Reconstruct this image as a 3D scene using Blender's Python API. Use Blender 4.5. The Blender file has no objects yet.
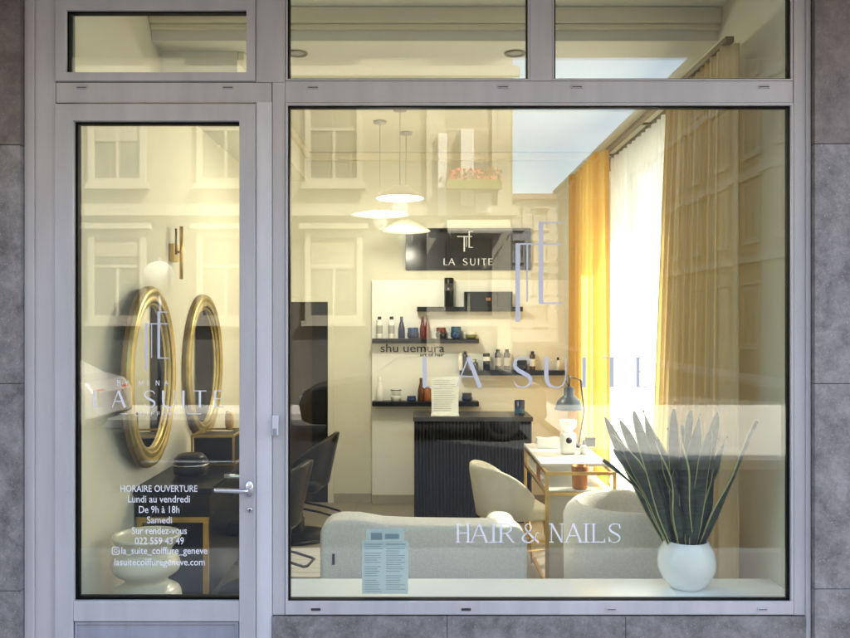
import bpy, bmesh, math, random
from mathutils import Vector, Matrix
random.seed(7)
PI = math.pi; R = math.radians
sc = bpy.context.scene
COL = sc.collection
F = 826.0; HC = 1.75; D0 = 3.67            # focal length in photo pixels, eye height, camera to shop front
def at(px, py, d):                         # photo pixel at a true distance d -> world point
    return Vector(((px-420)/F*d, d-D0, HC-(py-322)/F*d))
def fx(px, d=D0): return (px-420)/F*d
def fz(py, d=D0): return HC-(py-322)/F*d

# ------------------------------------------------------------------ materials
MATS = {}
def mat(name, col, rough=.5, metal=0., var=0., scale=8., bump=0., bscale=40., emis=None, estr=0., spec=None, detail=4., dist=.01, coat=0., stretch=None):
    if name in MATS: return MATS[name]
    m = bpy.data.materials.new(name); m.use_nodes = True
    nt = m.node_tree; b = nt.nodes['Principled BSDF']
    b.inputs['Base Color'].default_value = (*col, 1); b.inputs['Roughness'].default_value = rough
    b.inputs['Metallic'].default_value = metal
    if spec is not None: b.inputs['Specular IOR Level'].default_value = spec
    if coat: b.inputs['Coat Weight'].default_value = coat
    tc = nt.nodes.new('ShaderNodeTexCoord')
    src = tc.outputs['Object']
    if stretch:
        mp = nt.nodes.new('ShaderNodeMapping'); mp.inputs['Scale'].default_value = stretch
        nt.links.new(src, mp.inputs['Vector']); src = mp.outputs['Vector']
    if var > 0:
        n = nt.nodes.new('ShaderNodeTexNoise'); n.inputs['Scale'].default_value = scale; n.inputs['Detail'].default_value = detail
        nt.links.new(src, n.inputs['Vector'])
        r = nt.nodes.new('ShaderNodeValToRGB')
        r.color_ramp.elements[0].position = .32; r.color_ramp.elements[1].position = .68
        r.color_ramp.elements[0].color = (*[c*(1-var) for c in col], 1)
        r.color_ramp.elements[1].color = (*[min(1, c*(1+var)) for c in col], 1)
        nt.links.new(n.outputs['Fac'], r.inputs['Fac']); nt.links.new(r.outputs['Color'], b.inputs['Base Color'])
    if bump > 0:
        n2 = nt.nodes.new('ShaderNodeTexNoise'); n2.inputs['Scale'].default_value = bscale; n2.inputs['Detail'].default_value = 5
        nt.links.new(src, n2.inputs['Vector'])
        bp = nt.nodes.new('ShaderNodeBump'); bp.inputs['Strength'].default_value = bump; bp.inputs['Distance'].default_value = dist
        nt.links.new(n2.outputs['Fac'], bp.inputs['Height']); nt.links.new(bp.outputs['Normal'], b.inputs['Normal'])
    if emis:
        b.inputs['Emission Color'].default_value = (*emis, 1); b.inputs['Emission Strength'].default_value = estr
    MATS[name] = m; return m

def weather(name, amt=.12):
    nt = MATS[name].node_tree; b = nt.nodes['Principled BSDF']; src = b.inputs['Base Color'].links[0].from_socket
    tc = nt.nodes.new('ShaderNodeTexCoord'); mp = nt.nodes.new('ShaderNodeMapping'); mp.inputs['Scale'].default_value = (14, 8, 2.2)
    n = nt.nodes.new('ShaderNodeTexNoise'); n.inputs['Scale'].default_value = 1.; n.inputs['Detail'].default_value = 6
    n2 = nt.nodes.new('ShaderNodeTexNoise'); n2.inputs['Scale'].default_value = 140.; n2.inputs['Detail'].default_value = 2
    nt.links.new(tc.outputs['Object'], mp.inputs['Vector']); nt.links.new(mp.outputs['Vector'], n.inputs['Vector']); nt.links.new(tc.outputs['Object'], n2.inputs['Vector'])
    r = nt.nodes.new('ShaderNodeMapRange'); r.inputs['From Min'].default_value = .35; r.inputs['From Max'].default_value = .7; r.inputs['To Min'].default_value = 1; r.inputs['To Max'].default_value = 1-amt
    r2 = nt.nodes.new('ShaderNodeMapRange'); r2.inputs['From Min'].default_value = .68; r2.inputs['From Max'].default_value = .74; r2.inputs['To Min'].default_value = 1; r2.inputs['To Max'].default_value = .72
    nt.links.new(n.outputs['Fac'], r.inputs['Value']); nt.links.new(n2.outputs['Fac'], r2.inputs['Value'])
    mu = nt.nodes.new('ShaderNodeMath'); mu.operation = 'MULTIPLY'; nt.links.new(r.outputs[0], mu.inputs[0]); nt.links.new(r2.outputs[0], mu.inputs[1])
    v = nt.nodes.new('ShaderNodeVectorMath'); v.operation = 'SCALE'; nt.links.new(src, v.inputs[0]); nt.links.new(mu.outputs[0], v.inputs['Scale']); nt.links.new(v.outputs[0], b.inputs['Base Color'])
def mat_glass(name, refl=.07, tint=(.94, .96, .92)):
    m = bpy.data.materials.new(name); m.use_nodes = True; nt = m.node_tree; nt.nodes.clear()
    o = nt.nodes.new('ShaderNodeOutputMaterial'); mx = nt.nodes.new('ShaderNodeMixShader')
    t = nt.nodes.new('ShaderNodeBsdfTransparent'); g = nt.nodes.new('ShaderNodeBsdfGlossy')
    t.inputs['Color'].default_value = (*tint, 1); g.inputs['Roughness'].default_value = .0
    g.inputs['Color'].default_value = (.97, 1, .99, 1)
    lw = nt.nodes.new('ShaderNodeLayerWeight'); lw.inputs['Blend'].default_value = .25
    mr = nt.nodes.new('ShaderNodeMapRange'); mr.inputs['To Min'].default_value = refl; mr.inputs['To Max'].default_value = .7
    pw = nt.nodes.new('ShaderNodeMath'); pw.operation = 'POWER'; pw.inputs[1].default_value = 3
    nt.links.new(lw.outputs['Facing'], pw.inputs[0]); nt.links.new(pw.outputs[0], mr.inputs['Value'])
    nt.links.new(mr.outputs['Result'], mx.inputs['Fac'])
    nt.links.new(t.outputs[0], mx.inputs[1]); nt.links.new(g.outputs[0], mx.inputs[2]); nt.links.new(mx.outputs[0], o.inputs['Surface'])
    MATS[name] = m; return m

def mat_cloth(name, col, transl=.5, transp=0., tcol=None):
    m = bpy.data.materials.new(name); m.use_nodes = True; nt = m.node_tree; nt.nodes.clear()
    o = nt.nodes.new('ShaderNodeOutputMaterial')
    d = nt.nodes.new('ShaderNodeBsdfDiffuse'); tl = nt.nodes.new('ShaderNodeBsdfTranslucent'); tp = nt.nodes.new('ShaderNodeBsdfTransparent')
    d.inputs['Color'].default_value = (*col, 1); tl.inputs['Color'].default_value = (*(tcol or col), 1)
    # fine woven threads
    tc = nt.nodes.new('ShaderNodeTexCoord'); mp = nt.nodes.new('ShaderNodeMapping'); mp.inputs['Scale'].default_value = (60, 60, 3)
    n = nt.nodes.new('ShaderNodeTexNoise'); n.inputs['Scale'].default_value = 2.
    nt.links.new(tc.outputs['Object'], mp.inputs['Vector']); nt.links.new(mp.outputs['Vector'], n.inputs['Vector'])
    mc = nt.nodes.new('ShaderNodeMix'); mc.data_type = 'RGBA'; mc.inputs['A'].default_value = (*[c*.86 for c in col], 1); mc.inputs['B'].default_value = (*[min(1, c*1.1) for c in col], 1)
    nt.links.new(n.outputs['Fac'], mc.inputs['Factor']); nt.links.new(mc.outputs['Result'], d.inputs['Color'])
    a = nt.nodes.new('ShaderNodeMixShader'); a.inputs['Fac'].default_value = transl
    nt.links.new(d.outputs[0], a.inputs[1]); nt.links.new(tl.outputs[0], a.inputs[2])
    b = nt.nodes.new('ShaderNodeMixShader'); b.inputs['Fac'].default_value = transp
    nt.links.new(a.outputs[0], b.inputs[1]); nt.links.new(tp.outputs[0], b.inputs[2]); nt.links.new(b.outputs[0], o.inputs['Surface'])
    MATS[name] = m; return m

def mat_stone(name, c1, c2, scale=5):
    m = bpy.data.materials.new(name); m.use_nodes = True; nt = m.node_tree; b = nt.nodes['Principled BSDF']
    tc = nt.nodes.new('ShaderNodeTexCoord')
    n = nt.nodes.new('ShaderNodeTexNoise'); n.inputs['Scale'].default_value = scale; n.inputs['Detail'].default_value = 9; n.inputs['Roughness'].default_value = .78; n.inputs['Distortion'].default_value = .25
    r = nt.nodes.new('ShaderNodeValToRGB'); r.color_ramp.elements[0].position = .34; r.color_ramp.elements[1].position = .66
    r.color_ramp.elements[0].color = (*c1, 1); r.color_ramp.elements[1].color = (*c2, 1)
    n2 = nt.nodes.new('ShaderNodeTexNoise'); n2.inputs['Scale'].default_value = 150; n2.inputs['Detail'].default_value = 3
    r2 = nt.nodes.new('ShaderNodeValToRGB'); r2.color_ramp.elements[0].position = .62; r2.color_ramp.elements[1].position = .72
    r2.color_ramp.elements[0].color = (0, 0, 0, 1); r2.color_ramp.elements[1].color = (.75, .75, .75, 1)
    mx = nt.nodes.new('ShaderNodeMix'); mx.data_type = 'RGBA'; mx.inputs['B'].default_value = (*[min(1, c*1.5) for c in c2], 1)
    nt.links.new(tc.outputs['Object'], n.inputs['Vector']); nt.links.new(tc.outputs['Object'], n2.inputs['Vector'])
    nt.links.new(n.outputs['Fac'], r.inputs['Fac']); nt.links.new(n2.outputs['Fac'], r2.inputs['Fac'])
    nt.links.new(r.outputs['Color'], mx.inputs['A']); nt.links.new(r2.outputs['Color'], mx.inputs['Factor'])
    nt.links.new(mx.outputs['Result'], b.inputs['Base Color']); b.inputs['Roughness'].default_value = .55
    bp = nt.nodes.new('ShaderNodeBump'); bp.inputs['Strength'].default_value = .35; bp.inputs['Distance'].default_value = .003
    nt.links.new(n.outputs['Fac'], bp.inputs['Height']); nt.links.new(bp.outputs['Normal'], b.inputs['Normal'])
    MATS[name] = m; return m

def mat_tiles(name, c1, c2, tile=(.6, .6), rough=.35, grout=(.2, .18, .15)):
    m = bpy.data.materials.new(name); m.use_nodes = True; nt = m.node_tree; b = nt.nodes['Principled BSDF']
    tc = nt.nodes.new('ShaderNodeTexCoord'); br = nt.nodes.new('ShaderNodeTexBrick')
    br.offset = .0; br.inputs['Scale'].default_value = 1; br.inputs['Brick Width'].default_value = tile[0]; br.inputs['Row Height'].default_value = tile[1]
    br.inputs['Mortar Size'].default_value = .003; br.inputs['Color1'].default_value = (*c1, 1); br.inputs['Color2'].default_value = (*c2, 1); br.inputs['Mortar'].default_value = (*grout, 1)
    n = nt.nodes.new('ShaderNodeTexNoise'); n.inputs['Scale'].default_value = 6; n.inputs['Detail'].default_value = 6
    mx = nt.nodes.new('ShaderNodeMix'); mx.data_type = 'RGBA'; mx.blend_type = 'MULTIPLY'; mx.inputs['Factor'].default_value = .5
    nt.links.new(tc.outputs['Object'], br.inputs['Vector']); nt.links.new(tc.outputs['Object'], n.inputs['Vector'])
    nt.links.new(br.outputs['Color'], mx.inputs['A']); nt.links.new(n.outputs['Color'], mx.inputs['B'])
    mm = nt.nodes.new('ShaderNodeMix'); mm.data_type = 'RGBA'; mm.inputs['Factor'].default_value = .35
    nt.links.new(br.outputs['Color'], mm.inputs['A']); nt.links.new(mx.outputs['Result'], mm.inputs['B'])
    nt.links.new(mm.outputs['Result'], b.inputs['Base Color']); b.inputs['Roughness'].default_value = rough
    MATS[name] = m; return m

mat('alu', (.475, .46, .465), .42, var=.07, scale=2.2, bump=.04, bscale=300, stretch=(1, 1, .15), dist=.002)
mat('alu_door', (.45, .44, .448), .42, var=.07, scale=2.2, bump=.04, bscale=300, stretch=(1, 1, .15), dist=.002)
mat('alu_bright', (.58, .58, .60), .35, var=.03, scale=4)
mat('kick', (.30, .31, .355), .5, var=.04, scale=5)
mat('gasket', (.002, .002, .002), .6, spec=.1, var=.1)
weather('alu'); weather('alu_door'); weather('kick', .2); weather('alu_bright', .1)
mat('slot', (.03, .03, .035), .6, var=.1)
mat('slot_cover', (.42, .40, .42), .4, var=.05)
mat('steel', (.55, .55, .57), .25, 1., var=.04, scale=20)
mat_stone('stone', (.085, .077, .075), (.27, .252, .246), 8)
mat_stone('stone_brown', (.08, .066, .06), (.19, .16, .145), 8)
mat('joint', (.06, .06, .065), .8, var=.2)
mat('concrete', (.34, .32, .30), .8, var=.15, scale=3, bump=.2)
mat_glass('glass', .063)
mat_glass('glass_thin', .05, (.97, .98, .97))
mat('vinyl', (.72, .72, .75), .5, var=.02)
mat('vinyl_lilac', (.54, .54, .57), .6, var=.02)
mat('cream_wall', (.66, .64, .52), .75, var=.025, scale=2, bump=.05, bscale=120)
mat('white_panel', (.80, .80, .75), .7, var=.015, scale=2)
mat('ceiling', (.74, .73, .65), .8, var=.02, scale=2)
mat('moulding', (.76, .70, .54), .7, var=.02)
mat_tiles('floor', (.30, .26, .19), (.33, .29, .21))
mat('skirting', (.36, .33, .26), .5, var=.06)
mat('sill', (.88, .90, .90), .25, var=.015, scale=5)
mat('gold', (.62, .42, .13), .3, .9, var=.12, scale=12)
mat('gold_frame', (.46, .36, .13), .38, .75, var=.2, scale=10, bump=.15, bscale=60)
mat('gold_dark', (.20, .13, .045), .45, .6, var=.2, scale=10)
mat('mirror', (.86, .87, .85), .02, 1., var=.01)
mat('black', (.005, .005, .006), .3, spec=.25, var=.2, scale=20)
mat('black_matt', (.006, .0055, .005), .6, spec=.2, var=.2, scale=20)
mat('leather', (.006, .006, .007), .32, spec=.3, var=.25, scale=30, bump=.3, bscale=180, dist=.002)
mat('lac_black', (.003, .003, .005), .33, var=.15, scale=6, spec=.2)
mat('brown_door', (.035, .022, .012), .5, spec=.2, var=.2, scale=3, stretch=(6, 6, .6))
mat('boucle', (.86, .86, .84), .9, var=.06, scale=60, bump=.9, bscale=150, dist=.01)
mat('cream_leather', (.66, .62, .50), .6, var=.05, scale=15, bump=.2, bscale=120, dist=.003)
mat('white_ceramic', (.80, .82, .83), .25, var=.02, scale=5, coat=.3)
mat('stool_glaze', (.66, .63, .50), .3, var=.05, scale=5, coat=.4)
mat('white_gloss', (.84, .84, .82), .25, var=.02)
mat('desk_white', (.85, .84, .80), .2, var=.01)
mat('bluegrey', (.028, .05, .075), .35, var=.06)
mat('navy', (.008, .014, .08), .3, var=.1)
mat('blue', (.01, .05, .16), .3, var=.1)
mat('teal', (.02, .09, .17), .3, var=.1)
mat('red', (.12, .012, .01), .3, var=.1)
mat('orange', (.30, .09, .015), .35, var=.1)
mat('amber', (.09, .03, .01), .25, var=.15)
mat('olive', (.16, .17, .03), .35, var=.1)
mat('grey_bottle', (.04, .04, .045), .3, var=.1)
mat('darkglass', (.012, .012, .012), .15, var=.2)
mat('label_white', (.75, .74, .70), .5, var=.03)
mat('copper', (.42, .17, .05), .35, .6, var=.1)
mat('paper_blue', (.64, .76, .81), .6, var=.02).node_tree.nodes['Principled BSDF'].inputs['Alpha'].default_value = .72
mat('paper', (.80, .82, .78), .6, var=.02)
mat('print', (.22, .31, .38), .6, var=.1)
mat('print_grey', (.35, .35, .34), .6, var=.1)
mat('ink', (.004, .004, .004), .6, spec=.1, var=.1)
mat('sign_black', (.005, .004, .006), .18, var=.15, spec=.4)
mat('lamp_white', (.48, .45, .36), .4, var=.01, emis=(1, .80, .50), estr=.05)
mat('lamp_on', (.9, .85, .7), .5, var=.01, emis=(1, .78, .45), estr=.4)
mat('bristle', (.62, .36, .07), .6, var=.15, scale=60)
mat('soil', (.03, .02, .012), .95, var=.4, scale=60, bump=.6, bscale=90)
mat_cloth('sheer', (.88, .88, .84), .65, .18)
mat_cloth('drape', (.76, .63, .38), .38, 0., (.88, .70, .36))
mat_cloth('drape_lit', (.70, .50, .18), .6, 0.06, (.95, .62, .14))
mat('bristle_black', (.02, .02, .02), .8, var=.2)
mat('asphalt', (.038, .038, .042), .85, var=.2, scale=3, bump=.3, bscale=90)
mat('pave', (.32, .31, .29), .8, var=.12, scale=2, bump=.2, bscale=60)
mat('pave_pale', (.31, .30, .28), .8, var=.10, scale=1.2, bump=.2, bscale=60)
mat('kerbstone', (.38, .37, .35), .8, var=.12, scale=4)
mat('road_paint', (.75, .75, .72), .7, var=.08, scale=20)
mat('render_base', (.075, .07, .06), .7, var=.2, scale=2)
mat('blind', (.22, .19, .14), .8, var=.1)
mat('render_cream', (.215, .19, .135), .85, var=.08, scale=1.2, bump=.15, bscale=30)
mat('render_stone', (.21, .165, .105), .85, var=.14, scale=1.0, bump=.15, bscale=30)
mat('render_grey', (.25, .24, .22), .85, var=.12, scale=1.0)
mat('trim_bright', (.50, .49, .46), .7, var=.05)
mat('trim_white', (.29, .26, .20), .7, var=.05, scale=4)
mat('pane_dark', (.08, .08, .075), .08, var=.1, scale=2)
mat('rooftile', (.16, .11, .09), .8, var=.2, scale=6)
mat('flower_red', (.55, .06, .03), .7, var=.3, scale=30)
mat('foliage', (.05, .09, .03), .7, var=.3, scale=30)
mat('car_paint', (.45, .10, .05), .25, .2, var=.03, coat=.8)
mat('car_silver', (.40, .36, .35), .25, .2, var=.03, coat=.6)
mat('car_dark', (.012, .013, .018), .3, .1, var=.03)
mat('car_white', (.75, .75, .74), .25, var=.02, coat=.8)
mat('tyre', (.02, .02, .02), .85, var=.2)
mat('tail_light', (.5, .02, .02), .2, var=.05)
mat('head_light', (.85, .85, .85), .1, var=.02)
mat('sign_back', (.50, .50, .48), .4, var=.03)

def mat_leaf():
    m = bpy.data.materials.new('snake_leaf'); m.use_nodes = True; nt = m.node_tree; b = nt.nodes['Principled BSDF']
    tc = nt.nodes.new('ShaderNodeTexCoord'); mp = nt.nodes.new('ShaderNodeMapping'); mp.inputs['Scale'].default_value = (8, 8, 60)
    n = nt.nodes.new('ShaderNodeTexNoise'); n.inputs['Scale'].default_value = 1.; n.inputs['Detail'].default_value = 3; n.inputs['Distortion'].default_value = .8
    r = nt.nodes.new('ShaderNodeValToRGB'); e = r.color_ramp.elements
    e[0].position = .38; e[0].color = (.005, .013, .008, 1); e[1].position = .64; e[1].color = (.026, .05, .03, 1)
    nt.links.new(tc.outputs['Object'], mp.inputs['Vector']); nt.links.new(mp.outputs['Vector'], n.inputs['Vector'])
    nt.links.new(n.outputs['Fac'], r.inputs['Fac']); nt.links.new(r.outputs['Color'], b.inputs['Base Color']); b.inputs['Roughness'].default_value = .38
    MATS['leaf'] = m
mat_leaf()
mat('leaf_edge', (.42, .42, .17), .4, var=.1, scale=30)

# ------------------------------------------------------------------ mesh builder
class MB:
    def __init__(s): s.v = []; s.f = []; s.m = []; s.sm = []
    def add(s, vs, fs, mi=0, smooth=False):
        o = len(s.v); s.v += [tuple(v) for v in vs]
        for f in fs: s.f.append([o+i for i in f]); s.m.append(mi); s.sm.append(smooth)
        return s
    def box(s, x0, x1, y0, y1, z0, z1, mi=0):
        x0, x1 = sorted((x0, x1)); y0, y1 = sorted((y0, y1)); z0, z1 = sorted((z0, z1))
        vs = [(x, y, z) for x in (x0, x1) for y in (y0, y1) for z in (z0, z1)]
        return s.add(vs, [(0,1,3,2),(4,6,7,5),(0,4,5,1),(2,3,7,6),(0,2,6,4),(1,5,7,3)], mi)
    def frame(s, x0, x1, z0, z1, w, y0, y1, mi=0, wb=None, wt=None, wl=None, wr=None):   # rectangular ring in XZ, one closed profile
        wb = wb if wb is not None else w; wt = wt if wt is not None else w; wl = wl if wl is not None else w; wr = wr if wr is not None else w
        o = [(x0,z0),(x1,z0),(x1,z1),(x0,z1)]; i = [(x0+wl,z0+wb),(x1-wr,z0+wb),(x1-wr,z1-wt),(x0+wl,z1-wt)]
        vs = [(a,y0,b) for a,b in o]+[(a,y0,b) for a,b in i]+[(a,y1,b) for a,b in o]+[(a,y1,b) for a,b in i]
        fs = []
        for k in range(4):
            n = (k+1)%4
            fs += [(k,n,4+n,4+k),(8+k,12+k,12+n,8+n),(k,8+k,8+n,n),(4+k,4+n,12+n,12+k)]
        return s.add(vs, fs, mi)
    def tube(s, pts, r, n=10, mi=0, cap=True, smooth=True):
        pts = [Vector(p) for p in pts]; rs = r if isinstance(r, (list, tuple)) else [r]*len(pts)
        vs = []; up = None
        for i, p in enumerate(pts):
            t = (pts[min(i+1, len(pts)-1)]-pts[max(i-1, 0)]).normalized()
            if up is None: up = Vector((0,0,1)) if abs(t.z) < .9 else Vector((1,0,0))
            a = t.cross(up).normalized(); b = t.cross(a).normalized(); up = -b if False else up
            for k in range(n):
                an = 2*PI*k/n; vs.append(p+(a*math.cos(an)+b*math.sin(an))*rs[i])
        fs = [(i*n+k, i*n+(k+1)%n, (i+1)*n+(k+1)%n, (i+1)*n+k) for i in range(len(pts)-1) for k in range(n)]
        s.add(vs, fs, mi, smooth)
        if cap: s.add([], [], mi); o = len(s.v)-len(vs); s.f.append([o+k for k in range(n)][::-1]); s.m.append(mi); s.sm.append(False); s.f.append([o+(len(pts)-1)*n+k for k in range(n)]); s.m.append(mi); s.sm.append(False)
        return s
    def lathe(s, prof, c=(0,0,0), n=28, mi=0, smooth=True, axis='z'):
        vs = []
        for r, z in prof:
            for k in range(n):
                a = 2*PI*k/n
                if axis == 'z': vs.append((c[0]+r*math.cos(a), c[1]+r*math.sin(a), c[2]+z))
                elif axis == 'x': vs.append((c[0]+z, c[1]+r*math.cos(a), c[2]+r*math.sin(a)))
                else: vs.append((c[0]+r*math.cos(a), c[1]+z, c[2]+r*math.sin(a)))
        fs = [(i*n+k, i*n+(k+1)%n, (i+1)*n+(k+1)%n, (i+1)*n+k) for i in range(len(prof)-1) for k in range(n)]
        return s.add(vs, fs, mi, smooth)
    def build(s, name, mats, parent=None, bevel=0., seg=2, subsurf=0, loc=None):
        me = bpy.data.meshes.new(name); me.from_pydata(s.v, [], s.f)
        if not isinstance(mats, (list, tuple)): mats = [mats]
        for m in mats: me.materials.append(MATS[m])
        for p, mi, sm in zip(me.polygons, s.m, s.sm): p.material_index = mi; p.use_smooth = sm
        bm = bmesh.new(); bm.from_mesh(me); bmesh.ops.recalc_face_normals(bm, faces=bm.faces[:]); bm.to_mesh(me); bm.free()
        o = bpy.data.objects.new(name, me); COL.objects.link(o)
        if parent: o.parent = parent
        if loc: o.location = loc
        if bevel:
            b = o.modifiers.new('b', 'BEVEL'); b.width = bevel; b.segments = seg; b.limit_method = 'ANGLE'; b.angle_limit = R(35)
        if subsurf:
            b = o.modifiers.new('s', 'SUBSURF'); b.levels = subsurf; b.render_levels = subsurf
        return o
def tag(o, label, cat, group=None):
    o['label'] = label; o['category'] = cat
    if group: o['group'] = group
    return o
def thing(name, label, cat, loc=(0,0,0), rz=0, group=None):
    o = bpy.data.objects.new(name, None); COL.objects.link(o); o.location = loc; o.rotation_euler = (0,0,rz)
    return tag(o, label, cat, group)
def struct(o): o['kind'] = 'structure'; return o
def copy_tree(o, parent=None):
    c = o.copy(); COL.objects.link(c); c.parent = parent
    for ch in list(o.children): copy_tree(ch, c)
    return c
def smooth(o):
    for p in o.data.polygons: p.use_smooth = True
    return o

# ------------------------------------------------------------------ lettering
def catmull(pts, n=8):
    P = [Vector((p[0], p[1], p[2] if len(p) > 2 else 0)) for p in pts]; out = []
    for i in range(len(P)-1):
        p0 = P[max(i-1,0)]; p1 = P[i]; p2 = P[i+1]; p3 = P[min(i+2,len(P)-1)]
        for k in range(n):
            t = k/n
            out.append(.5*((2*p1)+(-p0+p2)*t+(2*p0-5*p1+4*p2-p3)*t*t+(-p0+3*p1-3*p2+p3)*t**3))
    out.append(P[-1]); return out
def ribbon(mb, pts, th, X, Z, y, w, h, mi=0):    # pts (x,z,width) in unit glyph space -> strip in XZ plane
    vs = []
    q = [Vector((X+p[0]*w, Z+p[1]*h)) for p in pts]
    for i, p in enumerate(q):
        t = (q[min(i+1,len(q)-1)]-q[max(i-1,0)]); t.normalize()
        nrm = Vector((-t.y, t.x)); hw = pts[i][2]*h/2
        vs += [(p.x+nrm.x*hw, y, p.y+nrm.y*hw), (p.x-nrm.x*hw, y, p.y-nrm.y*hw)]
    mb.add(vs, [(2*i,2*i+1,2*i+3,2*i+2) for i in range(len(q)-1)], mi)
TK, TN = .13, .045
def L_(*p): return [tuple(p[i]) for i in range(len(p))]
def st(x0,z0,x1,z1,w): return [(x0,z0,w),(x1,z1,w)]
S_ = [(.93,.78,.03),(.82,.93,.05),(.5,.985,.05),(.18,.90,.08),(.08,.74,.11),(.25,.58,TK),(.55,.47,TK),(.85,.35,.12),(.93,.2,.09),(.75,.05,.06),(.45,.01,.05),(.18,.07,.05),(.05,.22,.03)]
def crv(pts, n=6): return [(v.x, v.y, v.z) for v in catmull(pts, n)]
def glyph(c, serif=False, k=TK, t=TN):
    g = []
    def sf(x, z, w=.2): 
        if serif: g.append(st(x-w, z, x+w, z, t))
    if c == 'L': g += [st(.15,0,.15,1,k), st(.15,t/2,.98,t/2,t)]; sf(.15,.98); sf(.15,.02)
    if serif and c == 'L': g.append(st(.96,0,.96,.2,t))
    if c == 'A': g += [st(.02,0,.48,1,t), st(.47,1,.93,0,k), st(.2,.36,.76,.36,t)]; sf(.03,.02,.14); sf(.93,.02,.14)
    if c == 'S': g += [crv([(a,b,w*k/TK) for a,b,w in S_])]
    if serif and c == 'S': g += [st(.93,.72,.93,.97,t), st(.05,.04,.05,.28,t)]
    if c == 'U': g += [crv([(.1,1,k),(.1,.7,k),(.1,.35,k),(.2,.1,k*.8),(.5,0,t*1.3),(.8,.1,t*1.2),(.9,.35,t),(.9,.7,t),(.9,1,t)])]
    if c == 'I': g += [st(.5,0,.5,1,k)]; sf(.5,.98,.45); sf(.5,.02,.45)
    if c == 'T': g += [st(.5,0,.5,1,k), st(0,1-t/2,1,1-t/2,t)]
    if c == 'E': g += [st(.12,0,.12,1,k), st(.12,1-t/2,1,1-t/2,t), st(.12,.52,.85,.52,t), st(.12,t/2,1,t/2,t)]
    if c == 'H': g += [st(.18,0,.18,1,k), st(.82,0,.82,1,k), st(.18,.5,.82,.5,t)]; sf(.18,.98,.17); sf(.18,.02,.17); sf(.82,.98,.17); sf(.82,.02,.17)
    if c == 'R': g += [st(.16,0,.16,1,k), crv([(.16,.98,t),(.5,.98,t),(.78,.86,k*.7),(.8,.66,k*.8),(.55,.5,t),(.16,.48,t)]), st(.48,.49,.95,.0,k*.8)]; sf(.16,.98,.17); sf(.16,.02,.17); sf(.97,.02,.1)
    if c == 'N': g += [st(.16,0,.16,1,t), st(.16,1,.86,0,k), st(.86,0,.86,1,t)]; sf(.12,.98,.14); sf(.16,.02,.16); sf(.86,.98,.16)
    if c == '&': g += [crv([(.98,.5,t),(.85,.48,t),(.8,.3,t),(.6,.07,t*1.3),(.35,0,t*1.5),(.08,.12,k*.8),(.08,.3,k*.8),(.3,.5,t*1.2),(.52,.68,t*1.2),(.55,.86,k*.6),(.4,.98,t),(.22,.88,k*.6),(.25,.7,k*.7),(.5,.4,k),(.98,.0,k)])]
    if c == 'B': g += [st(.12,0,.12,1,k), crv([(.12,1,t),(.6,.98,k),(.7,.75,k),(.12,.52,t)]), crv([(.12,.52,t),(.75,.45,k),(.8,.15,k),(.12,0,t)])]
    if c == 'Y': g += [st(0,1,.5,.45,k), st(1,1,.5,.45,k), st(.5,.45,.5,0,k)]
    if c == 'M': g += [st(.05,0,.12,1,k), st(.12,1,.5,.15,k), st(.5,.15,.88,1,k), st(.88,1,.95,0,k)]
    if c == 'C': g += [crv([(.95,.8,k),(.6,1,k),(.15,.8,k),(.05,.5,k),(.15,.2,k),(.6,0,k),(.95,.2,k)])]
    if c == 'O': g += [crv([(.5,1,k),(.1,.8,k),(.02,.5,k),(.1,.2,k),(.5,0,k),(.9,.2,k),(.98,.5,k),(.9,.8,k),(.5,1,k)])]
    if c == 'F': g += [st(.12,0,.12,1,k), st(.12,1-t/2,.95,1-t/2,t), st(.12,.52,.8,.52,t)]
    return g
def letters(mb, spec, z0, z1, y, serif=False, k=TK, t=TN, mi=0):     # spec: (char, x0, x1) in metres
    for i, (c, x0, x1) in enumerate(spec):
        for j, s in enumerate(glyph(c, serif, k, t)):
            ribbon(mb, s, 0, x0, z0, y-.00003*j, x1-x0, z1-z0, mi)
def text_obj(name, lines, m, parent=None, off=0.):   # lines: (string, x_centre, y, z_base, width, height)
    mb = MB()
    for (s, xc, y, zb, w, h) in lines:
        cu = bpy.data.curves.new('t', 'FONT'); cu.body = s; cu.size = 1; cu.resolution_u = 3; cu.offset = off
        o = bpy.data.objects.new('t', cu); COL.objects.link(o)
        me = o.to_mesh(); vs = [v.co.copy() for v in me.vertices]; fs = [list(p.vertices) for p in me.polygons]
        o.to_mesh_clear(); bpy.data.objects.remove(o)
        x0 = min(v.x for v in vs); x1 = max(v.x for v in vs)
        sx = w/(x1-x0); sy = h/.70
        mb.add([(xc-w/2+(v.x-x0)*sx, y, zb+v.y*sy) for v in vs], fs)
    return mb.build(name, m, parent)

# ================================================================== SHOP FRONT
YG = .022; DG = D0+YG                       # outer face of the glass
def sx(px): return fx(px)
def sz(py): return fz(py)
FR0, FR1 = 0.0, .052                        # frame front / back
tr = thing('shopfront_frame', 'fixed pale grey metal frame that holds door and windows between the stone pilasters', 'frame')
ZT = 3.30
mb = MB(); mb.box(sx(25.5), sx(35), FR0-.012, FR1, -.02, ZT-.002); mb.box(sx(35), sx(55.5), FR0, FR1, -.02, ZT-.002)
mb.build('jamb', 'alu', tr, .002)
mb = MB(); mb.box(sx(793.5), sx(805), FR0-.003, FR1, sz(615)-.0, ZT-.002); mb.box(sx(805), sx(809.5), FR0-.014, FR1, -.02, ZT-.002)
mb.build('jamb', 'alu', tr, .002)
mb = MB(); mb.box(sx(256.5), sx(272), FR0-.006, FR1, -.02, sz(102))
mb.build('mullion_cover', 'alu_bright', tr, .0015)
mb = MB(); mb.box(sx(56), sx(271.5), FR0, FR1, sz(102.5), sz(82.5))
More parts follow.
